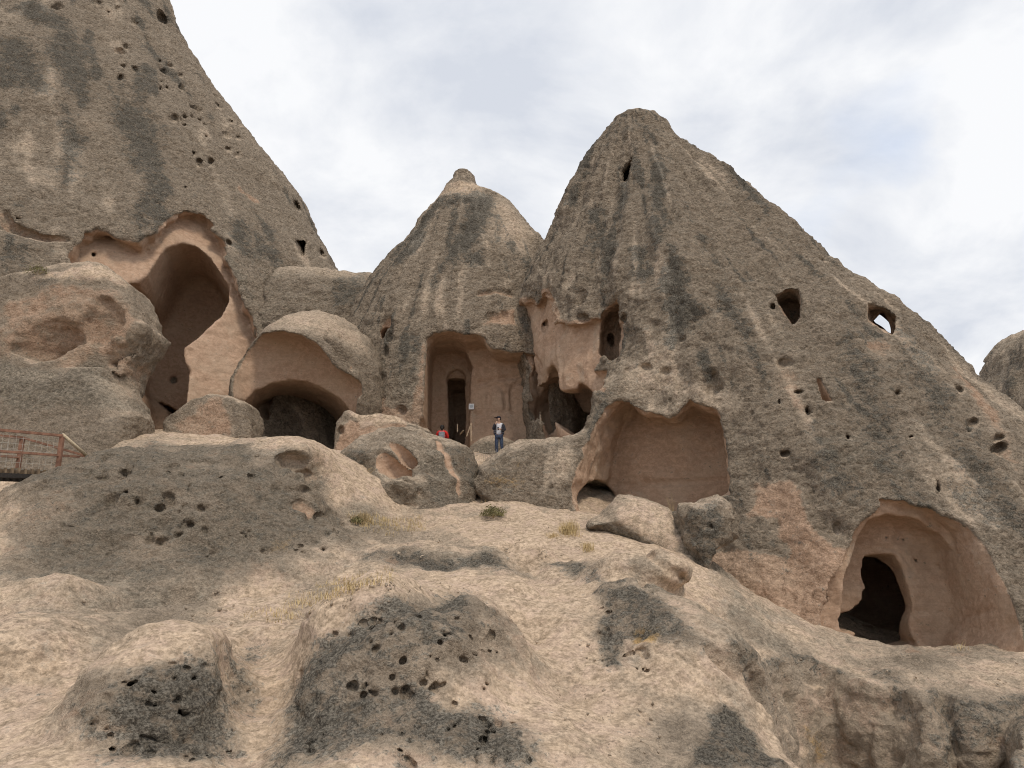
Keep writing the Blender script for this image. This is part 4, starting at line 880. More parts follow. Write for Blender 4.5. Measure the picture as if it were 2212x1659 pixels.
def terrain_auto(V, n, att, inner):
    path = np.clip(att['pale'] - 0.3, 0, 1); att['lichen'] *= 1 - 0.5 * path
    far = sstep(24, 32, V[:, 1])
    low = fbm(V * np.array([0.32, 0.32, 0.5], np.float32) + 5, 4, 0.55); mid = fbm(V * np.array([0.9, 0.5, 1.2], np.float32) + 21, 4, 0.6)
    keep = 1 - np.clip(att['grey'] * 0.9 + att['lichen'] * 0.8, 0, 1)
    att['pale'] = np.maximum(att['pale'], np.clip(0.82 - 0.15 * far + 1.1 * low + 0.5 * mid, 0.15, 1) * keep)
    att['grey'] = np.maximum(att['grey'], np.clip(0.16 - 1.2 * low - 0.5 * mid, 0, 0.75) * sstep(0.99, 0.85, n[:, 2]))
    att['pink'] = np.maximum(att['pink'], 0.38 * sstep(0.12, 0.4, fbm(V * 0.7 + 60, 3)))
    bare = sstep(0.10, 0.34, fbm(V * 1.3 + 90, 4, 0.6)); att['lichen'] *= 1 - 0.5 * bare; att['grey'] *= 1 - 0.4 * bare
    att['grey'] *= 1 - path
    wall = sstep(0.75, 0.45, n[:, 2]) * (V[:, 1] < 24) * (V[:, 0] > 4)
    att['pink'] = np.maximum(att['pink'], 0.34 * wall); att['pale'] = np.maximum(att['pale'] * (1 - 0.6 * wall), 0.4 * wall)
def cone_auto(g):
    def f(V, n, att, inner):
        att['grey'] = np.maximum(att['grey'], g)
        att['pale'] = np.maximum(att['pale'], 0.5 * sstep(0.55, 0.85, n[:, 2]))
    return f
t_o = tag(build_rock(terrain, (-40, 41), (-18, 14), (6, 43), TUFF, 1.0, terrain_auto), kind='structure')
l_o = tag(build_rock(left_cone, (-42, -9), (3, 46), (24, 76), TUFF, 1.2, cone_auto(0.42)), 'huge rock cone at the left with a broken pink hall and pock marks', 'rock cone', 'rock cones')
m_o = tag(build_rock(mid_cone, (-18, 10), (2, 36), (30, 47), TUFF, 1.0, cone_auto(0.38)), 'middle rock cone with a small knob on top and a church porch', 'rock cone', 'rock cones')
r_o = tag(build_rock(right_cone, (-4, 43), (-9, 38), (15, 50), TUFF, 1.2, cone_auto(0.44)), 'broad rock cone at the right with windows, an open recess and an arched cave', 'rock cone', 'rock cones')
f_o = tag(build_rock(far_cone, (28, 42), (2, 26), (46, 92), TUFF, 1.2, cone_auto(0.5)), 'dark rock cone in the far distance at the right edge', 'rock cone', 'rock cones')
s_o = tag(build_rock(saddle, (-24, -4), (3, 24), (34, 52), TUFF, 1.0, cone_auto(0.5)), 'low grey lichen-covered hump between the left and middle cones', 'rock hump')
v_o = tag(build_rock(vault, (-24, -6), (3, 22), (28, 46), TUFF, 0.8, cone_auto(0.3)), 'rounded pale rock vault with a wide dark cave below it', 'rock vault')
o_o = tag(build_rock(outcrop, (-41, -20), (0, 22), (22, 42), TUFF, 1.0, cone_auto(0.2)), 'pale pink rock outcrop with smooth hollows in front of the left cone', 'rock outcrop')
b1 = tag(build_rock(tri, (-25, -15), (4, 15), (26, 40), TUFF, 0.8, cone_auto(0.25)), 'pointed pinkish boulder before the dark vault cave', 'boulder')
b2 = tag(build_rock(pinkrock, (-14, -4), (3, 14), (26, 40), TUFF, 0.8, cone_auto(0.1)), 'low pink rock with a pale rolled rim right of the vault cave', 'boulder')
b3 = tag(build_rock(crest, (-16, 2), (-4, 13), (20, 36), TUFF, 1.0, cone_auto(0.55)), 'grey rock outcrop with an eroded hollow below the church porch', 'rock outcrop')
b4 = tag(build_rock(back, (-6, 4), (4, 13), (32, 40), TUFF, 0.6, cone_auto(0.3)), 'rounded boulder behind the standing person', 'boulder')
b5 = tag(build_rock(dome, (3, 18), (-4, 10), (18, 30), TUFF, 0.7, cone_auto(0.2)), 'smooth domed pale boulder with a grey lip below the open recess', 'boulder')
# ================================================================ small things
SKIN = plain('skin', (0.50, 0.32, 0.23), 0.6, var=0.08)
def ground(x, y, z0=-6, z1=8, rocks=(terrain, right_cone, crest, back)):
    zs = np.linspace(z1, z0, 700); p = np.stack([np.full(700, x), np.full(700, y), zs], 1); best = z0
    for r in rocks:
        k = np.where(r.sdf(p) < 0)[0]
        if len(k): best = max(best, zs[k[0]])
    return float(best)
def empty(name, loc, rz=0.0):
    o = bpy.data.objects.new(name, None); COL.objects.link(o); o.location = loc; o.rotation_euler = (0, 0, rz); o.empty_display_size = 0.2; return o
class MB:
    def __init__(self): self.bm = bmesh.new()
    def box(self, c, s, M=None):
        r = bmesh.ops.create_cube(self.bm, size=1.0); vs = r['verts']
        bmesh.ops.scale(self.bm, vec=s, verts=vs)
        if M is not None: bmesh.ops.transform(self.bm, matrix=M, verts=vs)
        bmesh.ops.translate(self.bm, vec=c, verts=vs); return self
    def tube(self, a, b, r, r2=None, n=8):
        a, b = Vector(a), Vector(b); d = b - a
        res = bmesh.ops.create_cone(self.bm, cap_ends=True, segments=n, radius1=r, radius2=r if r2 is None else r2, depth=d.length)
        M = Matrix.Translation((a + b) / 2) @ d.to_track_quat('Z', 'Y').to_matrix().to_4x4()
        bmesh.ops.transform(self.bm, matrix=M, verts=res['verts']); return self
    def bar(self, a, b, w, h):
        a, b = Vector(a), Vector(b); d = b - a
        r = bmesh.ops.create_cube(self.bm, size=1.0); bmesh.ops.scale(self.bm, vec=(w, h, d.length), verts=r['verts'])
        q = d.to_track_quat('Z', 'Y').to_matrix().to_4x4()
        bmesh.ops.transform(self.bm, matrix=Matrix.Translation((a + b) / 2) @ q, verts=r['verts']); return self
    def ball(self, c, r, n=12):
        res = bmesh.ops.create_uvsphere(self.bm, u_segments=n, v_segments=max(6, n // 2 + 2), radius=1.0)
        bmesh.ops.scale(self.bm, vec=r if hasattr(r, '__len__') else (r, r, r), verts=res['verts']); bmesh.ops.translate(self.bm, vec=c, verts=res['verts']); return self
    def build(self, name, mat, parent=None, bevel=0.0, smooth=False):
        if bevel: bmesh.ops.bevel(self.bm, geom=list(self.bm.edges), offset=bevel, segments=1, affect='EDGES')
        me = bpy.data.meshes.new(name); self.bm.to_mesh(me); self.bm.free(); me.materials.append(mat)
        if smooth: me.polygons.foreach_set('use_smooth', [True] * len(me.polygons))
        o = bpy.data.objects.new(name, me); COL.objects.link(o)
        if parent is not None: o.parent = parent
        return o
def skin_mesh(name, joints, bones, mat, parent=None, root=0, sub=2):
    """one continuous surface grown round a skeleton: joints {key: (x, y, z, radius[, radius2])}"""
    keys = list(joints); idx = {k: i for i, k in enumerate(keys)}
    me = bpy.data.meshes.new(name); me.from_pydata([joints[k][:3] for k in keys], [(idx[a], idx[b]) for a, b in bones], [])
    o = bpy.data.objects.new(name, me); COL.objects.link(o)
    sk = o.modifiers.new('skin', 'SKIN'); sk.use_smooth_shade = True
    if not me.skin_vertices: me.skin_vertices.new() if hasattr(me.skin_vertices, 'new') else None
    lay = me.skin_vertices[0].data
    for k in keys:
        j = joints[k]; lay[idx[k]].radius = (j[3], j[4] if len(j) > 4 else j[3]); lay[idx[k]].use_root = False
    lay[root].use_root = True
    sb = o.modifiers.new('subdivision', 'SUBSURF'); sb.levels = sb.render_levels = sub
    me.materials.append(mat)
    if parent is not None: o.parent = parent
    return o
def hand_joints(J, B, wrist, side, d, palm_n, curl):
    """palm and five bent fingers; d = direction of the palm, palm_n = towards the inside of the hand"""
    d = Vector(d).normalized(); nrm = Vector(palm_n).normalized(); acr = d.cross(nrm).normalized() * side; w0 = Vector(J[wrist][:3])
    pc = w0 + d * 0.05; J[wrist + 'p'] = (*pc, 0.034, 0.018); B.append((wrist, wrist + 'p'))
    for i, (off, ln) in enumerate(((-0.030, 0.070), (-0.010, 0.078), (0.010, 0.072), (0.028, 0.058))):
        a = pc + acr * off + d * 0.045; b = a + (d * math.cos(curl) + nrm * math.sin(curl)) * ln * 0.55; c = b + (d * math.cos(2.1 * curl) + nrm * math.sin(2.1 * curl)) * ln * 0.5
        for q, (pt, r) in enumerate(((a, 0.0095), (b, 0.009), (c, 0.008))):
            J['%s%d%d' % (wrist, i, q)] = (*pt, r)
        B += [(wrist + 'p', '%s%d0' % (wrist, i)), ('%s%d0' % (wrist, i), '%s%d1' % (wrist, i)), ('%s%d1' % (wrist, i), '%s%d2' % (wrist, i))]
    a = w0 + d * 0.03 - acr * 0.042 + nrm * 0.01; b = a + (d * 0.7 - acr * 0.45 + nrm * 0.5).normalized() * 0.045
    J[wrist + 't0'] = (*a, 0.011); J[wrist + 't1'] = (*b, 0.010); B += [(wrist + 'p', wrist + 't0'), (wrist + 't0', wrist + 't1')]

# ---- standing person: cap, dark striped open jacket, pale shirt, jeans
JEAN = plain('blue_denim', (0.045, 0.06, 0.10), 0.85, var=0.45, scale=14); SHIRT = plain('pale_shirt', (0.62, 0.62, 0.66), 0.9, var=0.06)
DARK = plain('dark_knit', (0.022, 0.022, 0.03), 0.9, var=0.3, scale=40); CAPM = plain('cap_cloth', (0.025, 0.02, 0.028), 0.8, var=0.2); SHOE = plain('shoe_leather', (0.05, 0.045, 0.04), 0.6)
HAIR = plain('dark_hair', (0.018, 0.013, 0.011), 0.6)
def jacket_mat():
    m, t, b = new_mat('striped_jacket'); co = N(t, 'ShaderNodeTexCoord').outputs['Object']; sp = N(t, 'ShaderNodeSeparateXYZ'); L(t, co, sp.inputs[0])
    band = nmath(t, 'MULTIPLY', nmath(t, 'GREATER_THAN', nmath(t, 'SINE', nmath(t, 'MULTIPLY', sp.outputs[2], 75.0)), 0.45), nmath(t, 'LESS_THAN', sp.outputs[2], 1.17))
    L(t, nmix(t, band, (0.02, 0.02, 0.028), (0.11, 0.105, 0.115)), b.inputs['Base Color']); b.inputs['Roughness'].default_value = 0.9; return m
JACK = jacket_mat()
px, py = P(1077.5, 980, 33.2)[:2]; gz = ground(px, py)
man = tag(empty('person', (px, py, gz)), 'standing person in cap, dark striped jacket, pale shirt and jeans, hand at the mouth', 'person')
# faces the camera (towards -y); head turned to the picture's left
J = {'pel': (0, 0, 0.93, 0.145, 0.10), 'wai': (0, 0.0, 1.06, 0.13, 0.09), 'che': (0, 0.0, 1.28, 0.155, 0.105), 'nb': (0, 0.01, 1.43, 0.075, 0.065), 'nk': (0, 0.0, 1.50, 0.052), 'hd0': (-0.01, -0.015, 1.57, 0.072), 'hd1': (-0.012, -0.015, 1.64, 0.088, 0.098), 'hd2': (-0.01, -0.005, 1.71, 0.075, 0.085)}
B = [('pel', 'wai'), ('wai', 'che'), ('che', 'nb'), ('nb', 'nk'), ('nk', 'hd0'), ('hd0', 'hd1'), ('hd1', 'hd2')]
for s, n in ((-1, 'l'), (1, 'r')):       # l = picture's left
    fx = -0.085 if s < 0 else 0.17
    J[n + 'hip'] = (0.09 * s, 0, 0.88, 0.095); J[n + 'kne'] = (0.10 * s + (0.03 if s > 0 else 0), -0.03, 0.49, 0.065); J[n + 'ank'] = (fx, 0.03, 0.09, 0.045); J[n + 'toe'] = (fx + 0.03 * s, -0.12, 0.035, 0.038, 0.028)
    J[n + 'sh'] = (0.185 * s, 0.01, 1.40, 0.062); B += [('pel', n + 'hip'), (n + 'hip', n + 'kne'), (n + 'kne', n + 'ank'), (n + 'ank', n + 'toe'), ('nb', n + 'sh')]
J['lel'] = (-0.25, -0.08, 1.16, 0.046); J['lwr'] = (-0.12, -0.17, 1.44, 0.032); J['rel'] = (0.27, -0.06, 1.14, 0.046); J['rwr'] = (0.06, -0.21, 1.17, 0.032)
B += [('lsh', 'lel'), ('lel', 'lwr'), ('rsh', 'rel'), ('rel', 'rwr')]
JB, BB = dict(J), list(B)
hand_joints(JB, BB, 'lwr', 1, (0.35, 0.25, 1.0), (0.6, 0.7, -0.1), 0.8); hand_joints(JB, BB, 'rwr', -1, (-1, -0.25, 0.15), (0, 0.3, -1), 0.7)
skin_mesh('body', JB, BB, SKIN, man)
def part_of(name, keys, mat, grow, parent, over=None, sub=2):
    jj = {k: (*J[k][:3], *[r + grow for r in J[k][3:]]) for k in keys}; jj.update(over or {})
    return skin_mesh(name, jj, [(a, b) for a, b in B if a in jj and b in jj], mat, parent, sub=sub)
part_of('jeans', ['pel', 'lhip', 'lkne', 'lank', 'rhip', 'rkne', 'rank'], JEAN, 0.014, man)
part_of('shirt', ['pel', 'wai', 'che', 'nb', 'lsh', 'rsh'], SHIRT, 0.012, man, {'pel': (0, 0, 0.90, 0.165, 0.125)})
for s, n in ((-1, 'l'), (1, 'r')):       # open jacket: one front panel and sleeve on each side
    Jk = {'a': (0.055 * s, 0.055, 1.44, 0.075, 0.06), 'b': (0.115 * s, 0.005, 1.30, 0.085, 0.135), 'c': (0.13 * s, 0.0, 1.08, 0.075, 0.14), 'd': (0.135 * s, 0.0, 0.90, 0.075, 0.15), 's': (*J[n + 'sh'][:3], 0.08), 'e': (*J[n + 'el'][:3], 0.066), 'w': tuple(Vector(J[n + 'el'][:3]).lerp(Vector(J[n + 'wr'][:3]), 0.88)) + (0.048,)}
    skin_mesh('jacket_half', Jk, [('a', 'b'), ('b', 'c'), ('c', 'd'), ('a', 's'), ('s', 'e'), ('e', 'w')], JACK, man)
for n in 'lr': part_of('shoe', [n + 'ank', n + 'toe'], SHOE, 0.014, man)
hc = Vector((-0.012, -0.012, 1.665))
HM = Matrix.Translation(hc) @ Matrix.Rotation(math.radians(-58), 4, 'Z')      # local -y is where the face looks
def head_part(name, fn, mat, smooth=True):
    m = MB(); fn(m); bmesh.ops.transform(m.bm, matrix=HM, verts=m.bm.verts); return m.build(name, mat, man, smooth=smooth)
def cap_fn(m):
    m.ball((0, 0.005, 0.045), (0.094, 0.112, 0.078), 20)
    bmesh.ops.bisect_plane(m.bm, geom=list(m.bm.verts) + list(m.bm.edges) + list(m.bm.faces), plane_co=(0, 0, 0.035), plane_no=(0, -0.15, 1), clear_inner=True)
    m.box((0, -0.15, 0.043), (0.14, 0.11, 0.012))
head_part('cap', cap_fn, CAPM); head_part('hair', lambda m: m.ball((0, 0.045, -0.005), (0.09, 0.075, 0.075), 16), HAIR)
head_part('nose', lambda m: m.ball((0, -0.105, -0.02), (0.013, 0.02, 0.024), 8), SKIN)
for s in (-1, 1):
    head_part('ear', lambda m: m.ball((0.092 * s, 0.0, -0.015), (0.012, 0.022, 0.032), 8), SKIN)
    head_part('sunglass_lens', lambda m: m.ball((0.034 * s, -0.094, 0.012), (0.028, 0.012, 0.02), 8), CAPM)
head_part('mouth', lambda m: m.ball((0, -0.098, -0.062), (0.024, 0.008, 0.006), 8), plain('lips', (0.34, 0.15, 0.12), 0.5)); head_part('beard', lambda m: m.ball((0, -0.055, -0.075), (0.062, 0.05, 0.04), 12), HAIR)
ph = MB().box((-0.03, -0.245, 1.18), (0.07, 0.02, 0.13)).build('mobile_phone', CAPM); ph.location = (px, py, gz); tag(ph, 'small dark phone held at the chest of the standing person', 'phone')

# ---- person in red seated with the back to us, half hidden by the rocks
RED = plain('red_jacket', (0.62, 0.035, 0.03), 0.8, var=0.12); PACK = plain('grey_pack', (0.22, 0.23, 0.25), 0.8, var=0.25)
sx, sy = P(955, 935, 33.0)[:2]; top_z = P(955, 918.5, 33.0)[2]; sz = top_z - 0.86
sit = tag(empty('person', (sx, sy, sz)), 'seated person in a red jacket with a grey backpack, back turned', 'person')
JS = {'pel': (0, 0, 0.10, 0.15, 0.12), 'wai': (0, -0.01, 0.26, 0.13, 0.10), 'che': (0, 0.0, 0.44, 0.15, 0.11), 'nb': (0, 0.02, 0.57, 0.08, 0.07), 'nk': (0, 0.03, 0.63, 0.05), 'hd0': (0, 0.04, 0.69, 0.075), 'hd1': (0, 0.04, 0.76, 0.09, 0.10), 'hd2': (0, 0.035, 0.82, 0.07)}
BS = [('pel', 'wai'), ('wai', 'che'), ('che', 'nb'), ('nb', 'nk'), ('nk', 'hd0'), ('hd0', 'hd1'), ('hd1', 'hd2')]
for s, n in ((-1, 'l'), (1, 'r')):
    JS[n + 'sh'] = (0.18 * s, 0.03, 0.54, 0.06); JS[n + 'el'] = (0.25 * s, 0.14, 0.32, 0.045); JS[n + 'wr'] = (0.14 * s, 0.34, 0.34, 0.032)
    JS[n + 'hip'] = (0.10 * s, 0.06, 0.10, 0.10); JS[n + 'kne'] = (0.15 * s, 0.42, 0.42, 0.065); JS[n + 'ank'] = (0.14 * s, 0.50, 0.06, 0.042); JS[n + 'toe'] = (0.15 * s, 0.64, 0.03, 0.03)
    BS += [('nb', n + 'sh'), (n + 'sh', n + 'el'), (n + 'el', n + 'wr'), ('pel', n + 'hip'), (n + 'hip', n + 'kne'), (n + 'kne', n + 'ank'), (n + 'ank', n + 'toe')]
JF, BF = dict(JS), list(BS)
for n, s in (('lwr', 1), ('rwr', -1)): hand_joints(JF, BF, n, s, (0.2 * s, 1, 0), (0, 0.1, -1), 0.6)
skin_mesh('body', JF, BF, SKIN, sit)
def sit_part(name, keys, mat, grow): return skin_mesh(name, {k: (*JS[k][:3], *[r + grow for r in JS[k][3:]]) for k in keys}, [(a, b) for a, b in BS if a in keys and b in keys], mat, sit)
sit_part('red_jacket', ['pel', 'wai', 'che', 'nb', 'lsh', 'rsh', 'lel', 'rel', 'lwr', 'rwr'], RED, 0.022); sit_part('trousers', ['pel', 'lhip', 'rhip', 'lkne', 'rkne', 'lank', 'rank'], DARK, 0.016)
for n in 'lr': sit_part('shoe', [n + 'ank', n + 'toe'], SHOE, 0.012)
MB().ball((0, 0.02, 0.775), (0.10, 0.112, 0.112), 16).ball((0, -0.07, 0.70), (0.06, 0.05, 0.08), 10).build('hair', HAIR, sit, smooth=True)
bp_ = tag(empty('backpack', (sx, sy, sz)), 'grey backpack on the seated person in red', 'backpack')
MB().box((0, -0.19, 0.36), (0.26, 0.14, 0.36)).build('pack_body', PACK, bp_, bevel=0.03); MB().box((0, -0.275, 0.31), (0.20, 0.05, 0.18)).build('front_pocket', PACK, bp_, bevel=0.015)
for s in (-1, 1): MB().bar((0.11 * s, -0.12, 0.52), (0.12 * s, 0.06, 0.60), 0.04, 0.012).build('strap', DARK, bp_)

# ---- sign beside the church door
h = mid_cone.hit(1018.5, 878.5); sg = tag(empty('sign', (h[0], h[1] - 0.05, h[2])), 'small white notice with lines of text beside the church door', 'sign')
MB().box((0, 0, 0), (0.27, 0.02, 0.29)).build('board', plain('sign_white', (0.80, 0.80, 0.80), 0.5, var=0.03), sg)
INK = plain('sign_ink', (0.20, 0.30, 0.36), 0.6, var=0.1)
for k, (w_, z_) in enumerate(((0.16, 0.075), (0.19, 0.035), (0.17, 0.0), (0.12, -0.05))): MB().box((0, -0.0125, z_), (w_, 0.004, 0.016)).build('text_line', INK, sg)
# ---- timber props in the doorway
WOOD = plain('weathered_timber', (0.30, 0.22, 0.15), 0.85, var=0.35, scale=9, bump=0.01)
def timber(a, b, wd, label, grp=None):
    a, b = np.array(a), np.array(b); e = empty('timber_prop', tuple(b)); q = MB().bar(a - b, (0, 0, 0), wd, wd * 0.6).build('plank', WOOD, e); tag(e, label, 'timber', grp); return e
dy = 35.4
for (a, b, wd, lb) in (((1018,887,dy+.5),(1008,915,dy),0.05,'short timber prop leaning at the right of the church door'), ((1017.5,887,dy+.4),(1018,926,dy),0.06,'upright timber post at the right of the church door'), ((988,888,dy+.4),(988,905,dy),0.035,'thin timber stick at the left of the church door'), ((994,910,dy+.3),(1001,902,dy),0.06,'short timber offcut lying before the church door')):
    # traced on the 1000..1350 crop
    f_ = lambda q: P(q[0], q[1] + 28, q[2]); timber(f_(a), f_(b), wd, lb)

# ---- fence in the gap beside the standing person
WIRE = plain('galvanised_wire', (0.42, 0.37, 0.31), 0.5, 0.4, 0.2)
fa, fb = P(1016, 1010, 30.6), P(1072, 1004, 30.6)
fn = tag(empty('wire_fence', tuple(fa)), 'low see-through wire fence in the gap below the standing person', 'fence')
fl = fb - fa; hgt = 0.62
for k in range(13): q = fl * (k / 12); MB().tube((q[0], q[1], q[2] - 0.45), (q[0], q[1], q[2] + hgt * (1.0 if k % 3 else 1.05)), 0.006, n=5).build('upright', WIRE, fn)
for z_ in (0.05, hgt - 0.08): MB().tube((0, 0, z_), (fl[0], fl[1], fl[2] + z_), 0.007, n=5).build('rail', WIRE, fn)
# ================================================================ walkway with railings at the left
STEEL = plain('painted_steel', (0.235, 0.125, 0.085), 0.75, 0.0, 0.4, 5.0); PLANK = plain('deck_plank', (0.20, 0.145, 0.095), 0.9, var=0.4, scale=6, bump=0.01); BEAM = plain('dark_beam', (0.035, 0.03, 0.027), 0.8, var=0.3); POLE = plain('pale_pole', (0.52, 0.43, 0.30), 0.7, var=0.2); NET = plain('net_wire', (0.50, 0.47, 0.41), 0.5, 0.3, 0.15)
WA = Vector(P(124, 1020, 21.6)); WB = Vector(P(-190, 1004, 18.6))       # near edge of the deck, right end and beyond the frame
wd_ = (WB - WA); wl = wd_.length; ax = wd_.normalized(); side = Vector((-ax.y, ax.x, 0)).normalized()
if side.y < 0: side = -side
walk = tag(empty('walkway', tuple(WA)), 'timber deck walkway with red-brown railings and wire netting at the left edge', 'walkway')
W1 = 1.25
for k in range(int(wl / 0.17)):
    s0 = ax * (0.17 * k + 0.02)
    MB().bar(s0 + side * -0.06 + Vector((0, 0, -0.02 + 0.008 * math.sin(k * 2.3))), s0 + side * (W1 + 0.06) + Vector((0, 0, -0.02)), 0.045, 0.15).build('deck_plank', PLANK, walk)
for o in (0.0, W1): MB().bar(side * o + Vector((0, 0, -0.16)) - ax * 0.3, side * o + ax * wl + Vector((0, 0, -0.16)), 0.22, 0.12).build('beam', BEAM, walk)
MB().bar(ax * 0.55 + Vector((0, 0, -0.2)), ax * 0.55 + Vector((0, 0, -0.55)), 0.14, 0.14).build('bracket', BEAM, walk)
H = 1.05
UPZ = Vector((0, 0, 1))
def railing(off, s0, s1, posts, nm):
    a, b = side * off + ax * s0, side * off + ax * s1
    MB().bar(a + UPZ * H, b + UPZ * H, 0.085, 0.07).build('top_rail', STEEL, walk); MB().bar(a + UPZ * 0.48, b + UPZ * 0.48, 0.085, 0.06).build('middle_rail', STEEL, walk)
    for p_ in posts: MB().bar(side * off + ax * p_ - UPZ * 0.12, side * off + ax * p_ + UPZ * (H - 0.045), 0.11, 0.09).build('post', STEEL, walk)
    m = MB(); n = int((s1 - s0) / 0.17)
    for k in range(n + 1):
        q = side * (off + 0.035) + ax * (s0 + 0.17 * k) + side * 0.012 * math.sin(k * 1.7); m.tube(q + UPZ * 0.02, q + UPZ * (H - 0.05) + ax * 0.02 * math.sin(k), 0.004, n=4)
    for k in range(6):
        z_ = 0.03 + k * 0.17; m.tube(a + side * 0.035 + UPZ * z_, b + side * 0.035 + UPZ * (z_ + 0.02 * math.sin(k * 2)), 0.004, n=4)
    tag(m.build('wire_netting', NET, walk), kind='stuff')
railing(0.0, 0.0, wl, (0.0, 1.9), 'near'); railing(W1, 0.45, wl, (0.45, 2.3), 'far')
# lower end: rail running down to the rock and a pale pole
e1 = Vector(P(188, 988, 22.6)) - WA
MB().bar(UPZ * 0.48, e1, 0.08, 0.06).build('end_rail', STEEL, walk); MB().bar(side * W1 + ax * 0.45 + UPZ * H, e1 + UPZ * 0.03, 0.08, 0.06).build('end_rail', STEEL, walk)
MB().tube(UPZ * (H + 0.03), e1 + Vector((0.03, -0.05, 0.03)), 0.05, n=10).build('pale_pole', POLE, walk, smooth=True)
MB().bar(Vector((0, 0, -0.02)), Vector(P(160, 1008, 22.2)) - WA + Vector((0, 0, -0.1)), 0.06, 0.2).build('end_board', WOOD, walk)
MB().bar(Vector((0.05, 0.1, 0.06)), Vector(P(165, 1002, 22.4)) - WA, 0.03, 0.16).build('end_board', PLANK, walk)

# ================================================================ plants
GRASS = plain('dry_grass', (0.50, 0.38, 0.20), 0.9, var=0.3, scale=3.0); LEAF = plain('dusty_leaf', (0.17, 0.155, 0.07), 0.85, var=0.4, scale=5.0); STEM = plain('dry_stem', (0.36, 0.27, 0.15), 0.9, var=0.3)
nr = np.random.RandomState(5)
def in_poly(px, n):
    A = np.array(px); out_ = []
    while len(out_) < n:
        q = nr.uniform(A.min(0), A.max(0), (n * 2, 2)).astype(np.float32); out_ += list(q[poly2(q[:, 0], q[:, 1], A) < 0])
    return np.array(out_[:n])
spots, hs = [], []
for poly, n, hh in ((ZI((1480,1230),(1700,1140),(1900,1060),(2080,980),(2212,960),(2212,1060),(2000,1120),(1850,1240),(1640,1280)), 90, 0.11), (ZK((0,830),(100,760),(250,700),(500,620),(580,620),(560,690),(400,720),(250,770),(80,800)), 110, 0.12),
    (ZK((330,350),(430,330),(560,360),(700,350),(720,420),(560,430),(440,420),(350,400)), 110, 0.16), (ZM((330,1180),(540,1150),(700,1180),(860,1260),(800,1380),(640,1330),(500,1260)), 100, 0.15), (ZM((1750,1000),(1900,880),(2060,900),(2200,940),(2200,1050),(2020,1060),(1900,1150)), 100, 0.15),
    (ZN((430,520),(560,480),(600,600),(480,620)), 120, 0.26), (ZN((0,180),(160,160),(260,280),(160,320),(30,270)), 120, 0.24), (ZN((640,680),(720,680),(700,730)), 30, 0.2), (ZN((290,590),(430,600),(420,640)), 40, 0.2), (ZH((1560,1020),(1600,1020),(1600,1060)), 16, 0.25), (ZI((2080,640),(2212,640),(2212,720)), 50, 0.2)):
    q = in_poly(poly, n); c3 = terrain.cast(q[:, 0], q[:, 1]); spots.append(c3); hs += [hh] * n
S = np.concatenate(spots); hs = np.array(hs)
bl = 5; n = len(S) * bl
base = np.repeat(S, bl, 0) + np.c_[nr.normal(0, 0.07, (n, 2)), np.full(n, -0.03)]; ln = np.repeat(hs, bl) * nr.uniform(0.35, 1.25, n); an = nr.uniform(0, 6.28, n); le = nr.uniform(0.1, 0.9, n)
tip = base + np.c_[np.cos(an) * le * ln, np.sin(an) * le * ln, ln]; wv = np.c_[-np.sin(an), np.cos(an), np.zeros(n)] * 0.005
mid_ = (base + tip) / 2 + np.c_[np.zeros((n, 2)), ln * 0.12]
Vg = np.stack([base - wv, base + wv, mid_ + wv * 0.8, mid_ - wv * 0.8, tip + wv * 0.2, tip - wv * 0.2], 1).reshape(-1, 3); i0 = np.arange(n)[:, None] * 6
Fg = np.concatenate([i0 + np.array([[0, 1, 2, 3]]), i0 + np.array([[3, 2, 4, 5]])])
tag(link_mesh('dry_grass', Vg, Fg, GRASS, smooth=False), 'dry yellow grass on the sandy slope', 'grass', kind='stuff')
# loose stones that have come off the rock
ico = bmesh.new(); bmesh.ops.create_icosphere(ico, subdivisions=1, radius=1.0); iv = np.array([v_.co[:] for v_ in ico.verts]); ifc = np.array([[q.index for q in f_.verts] for f_ in ico.faces]); ico.free()
sp_ = []
for poly, n in ((ZK((0,900),(500,640),(1300,700),(1250,800),(800,730),(300,850)), 110), (ZK((1150,300),(1450,330),(1600,560),(1350,660),(1100,500)), 90), (ZH((450,1060),(900,1050),(1300,1080),(1900,1080),(1900,1250),(1500,1220),(1100,1130)), 90), (ZI((300,1150),(1500,1050),(1600,1250),(900,1400),(300,1500)), 110), (ZK((1250,950),(1600,1000),(1900,1250),(2000,1600),(1450,1600)), 90), (ZM((0,1250),(600,1350),(1500,1300),(1400,1600),(300,1600)), 70)):
    q = in_poly(poly, n); sp_.append(terrain.cast(q[:, 0], q[:, 1]))
sp_ = np.concatenate(sp_); ns = len(sp_); sz_ = 0.008 + 0.028 * nr.random(ns) ** 3.5
sv = iv[None] * (1 + 0.35 * nr.normal(size=(ns, len(iv), 1))) * nr.uniform(0.6, 1.3, (ns, 1, 3)) * sz_[:, None, None] + sp_[:, None] + np.array([0, 0, 0.004])
sf = (ifc[None] + (np.arange(ns) * len(iv))[:, None, None]).reshape(-1, 3)
STONE = plain('loose_stone', (0.36, 0.29, 0.22), 0.95, var=0.35, scale=6.0)
tag(link_mesh('loose_stones', sv.reshape(-1, 3), sf, STONE, smooth=False), 'small loose stones scattered on the sandy slope', 'stones', kind='stuff')
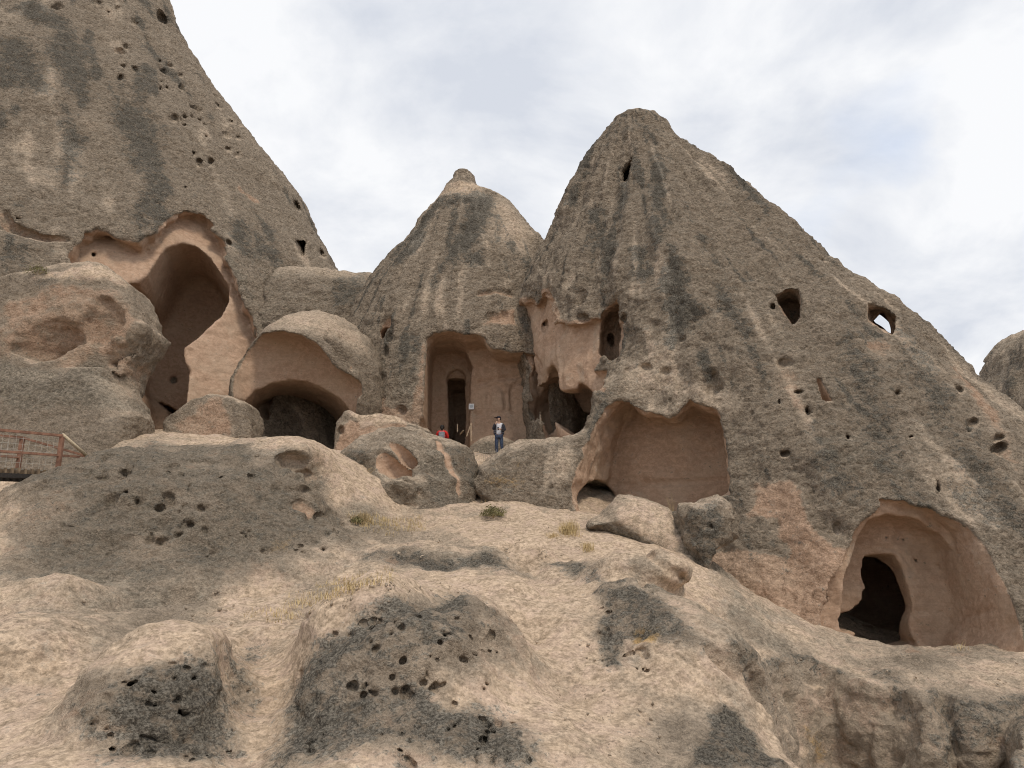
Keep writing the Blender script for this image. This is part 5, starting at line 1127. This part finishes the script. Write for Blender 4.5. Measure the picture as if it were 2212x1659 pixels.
def bush(u, v, r, nl, label, mat=LEAF, rock=terrain):
    c = rock.hit(u, v); e = tag(empty('bush', tuple(c)), label, 'bush', 'small bushes on the rocks')
    q = nr.normal(size=(nl, 3)); q /= np.linalg.norm(q, axis=1)[:, None]; q *= (nr.uniform(0.35, 1, nl) ** 0.5)[:, None] * r * nr.uniform(0.7, 1.2, (nl, 1)); q[:, 2] = np.abs(q[:, 2]) * 0.85
    a = nr.normal(size=(nl, 3)); a /= np.linalg.norm(a, axis=1)[:, None]; b_ = np.cross(a, nr.normal(size=(nl, 3))); b_ /= np.linalg.norm(b_, axis=1)[:, None]
    a *= 0.035; b_ *= 0.014
    link_mesh('foliage', np.stack([q - a, q + b_, q + a, q - b_], 1).reshape(-1, 3), np.arange(nl * 4).reshape(-1, 4), mat, parent=e, smooth=False)
    m = MB()
    for k in range(14): m.tube((0, 0, -0.05), q[k * 7] * 0.9, 0.007, 0.003, 5)
    m.build('twigs', STEM, e)
bush(*ZM((1880,1150))[0], 0.42, 900, 'olive green bush beside the pale sandy patch below the fence'); bush(*ZM((2140,960))[0], 0.26, 350, 'small yellowish bush at the foot of the right mound'); bush(*ZM((400,1220))[0], 0.20, 260, 'small low bush at the right foot of the left hump'); bush(*ZN((500,555))[0], 0.22, 260, 'small yellow tuft left of the domed pale boulder', GRASS)
bush(*ZB((230,420))[0], 0.5, 500, 'small green bush on the ledge above the pink outcrop', LEAF, outcrop)
sc_ = P(1452, 1108, 24.6); st = tag(empty('dry_stalk', (sc_[0], sc_[1], sc_[2] - 0.1)), 'tall dry plant stalk standing before the open recess', 'plant')
for k, (dx, dz) in enumerate(((-0.16, 0.62), (0.02, 0.70), (-0.07, 0.55), (0.10, 0.5))): MB().tube((0, 0, -0.1), (dx, 0.02 * k, dz), 0.012, 0.005, 6).build('stem', STEM, st)

# wide ground far around, out of view, so that the slope does not end in the air
gx = np.linspace(-160, 160, 65); gy = np.linspace(-120, 200, 65); X, Y = np.meshgrid(gx, gy, indexing='ij')
Z = np.where((np.abs(X) < 60) & (Y > -12) & (Y < 70), bil(HG, X.ravel(), Y.ravel()).reshape(X.shape) - 1.4, -4.5 + 0.02 * np.abs(X)) 
rr_ = np.hypot(X, Y); Z = np.where((rr_ > 5) & (rr_ < 44) & (np.abs(np.arctan2(X, Y)) < 0.78), Z - 12, Z)
idx = np.arange(65 * 65).reshape(65, 65); Fq = np.stack([idx[:-1, :-1], idx[1:, :-1], idx[1:, 1:], idx[:-1, 1:]], -1).reshape(-1, 4)
tag(link_mesh('ground', np.stack([X, Y, Z], -1).reshape(-1, 3), Fq, TUFF, {k: np.full(65 * 65, 0.5 if k == 'pale' else 0.2) for k in KINDS if k != 'lichen'}), kind='structure')
print('SCRIPT', time.time() - T0, 'TRIS', TRI[0])
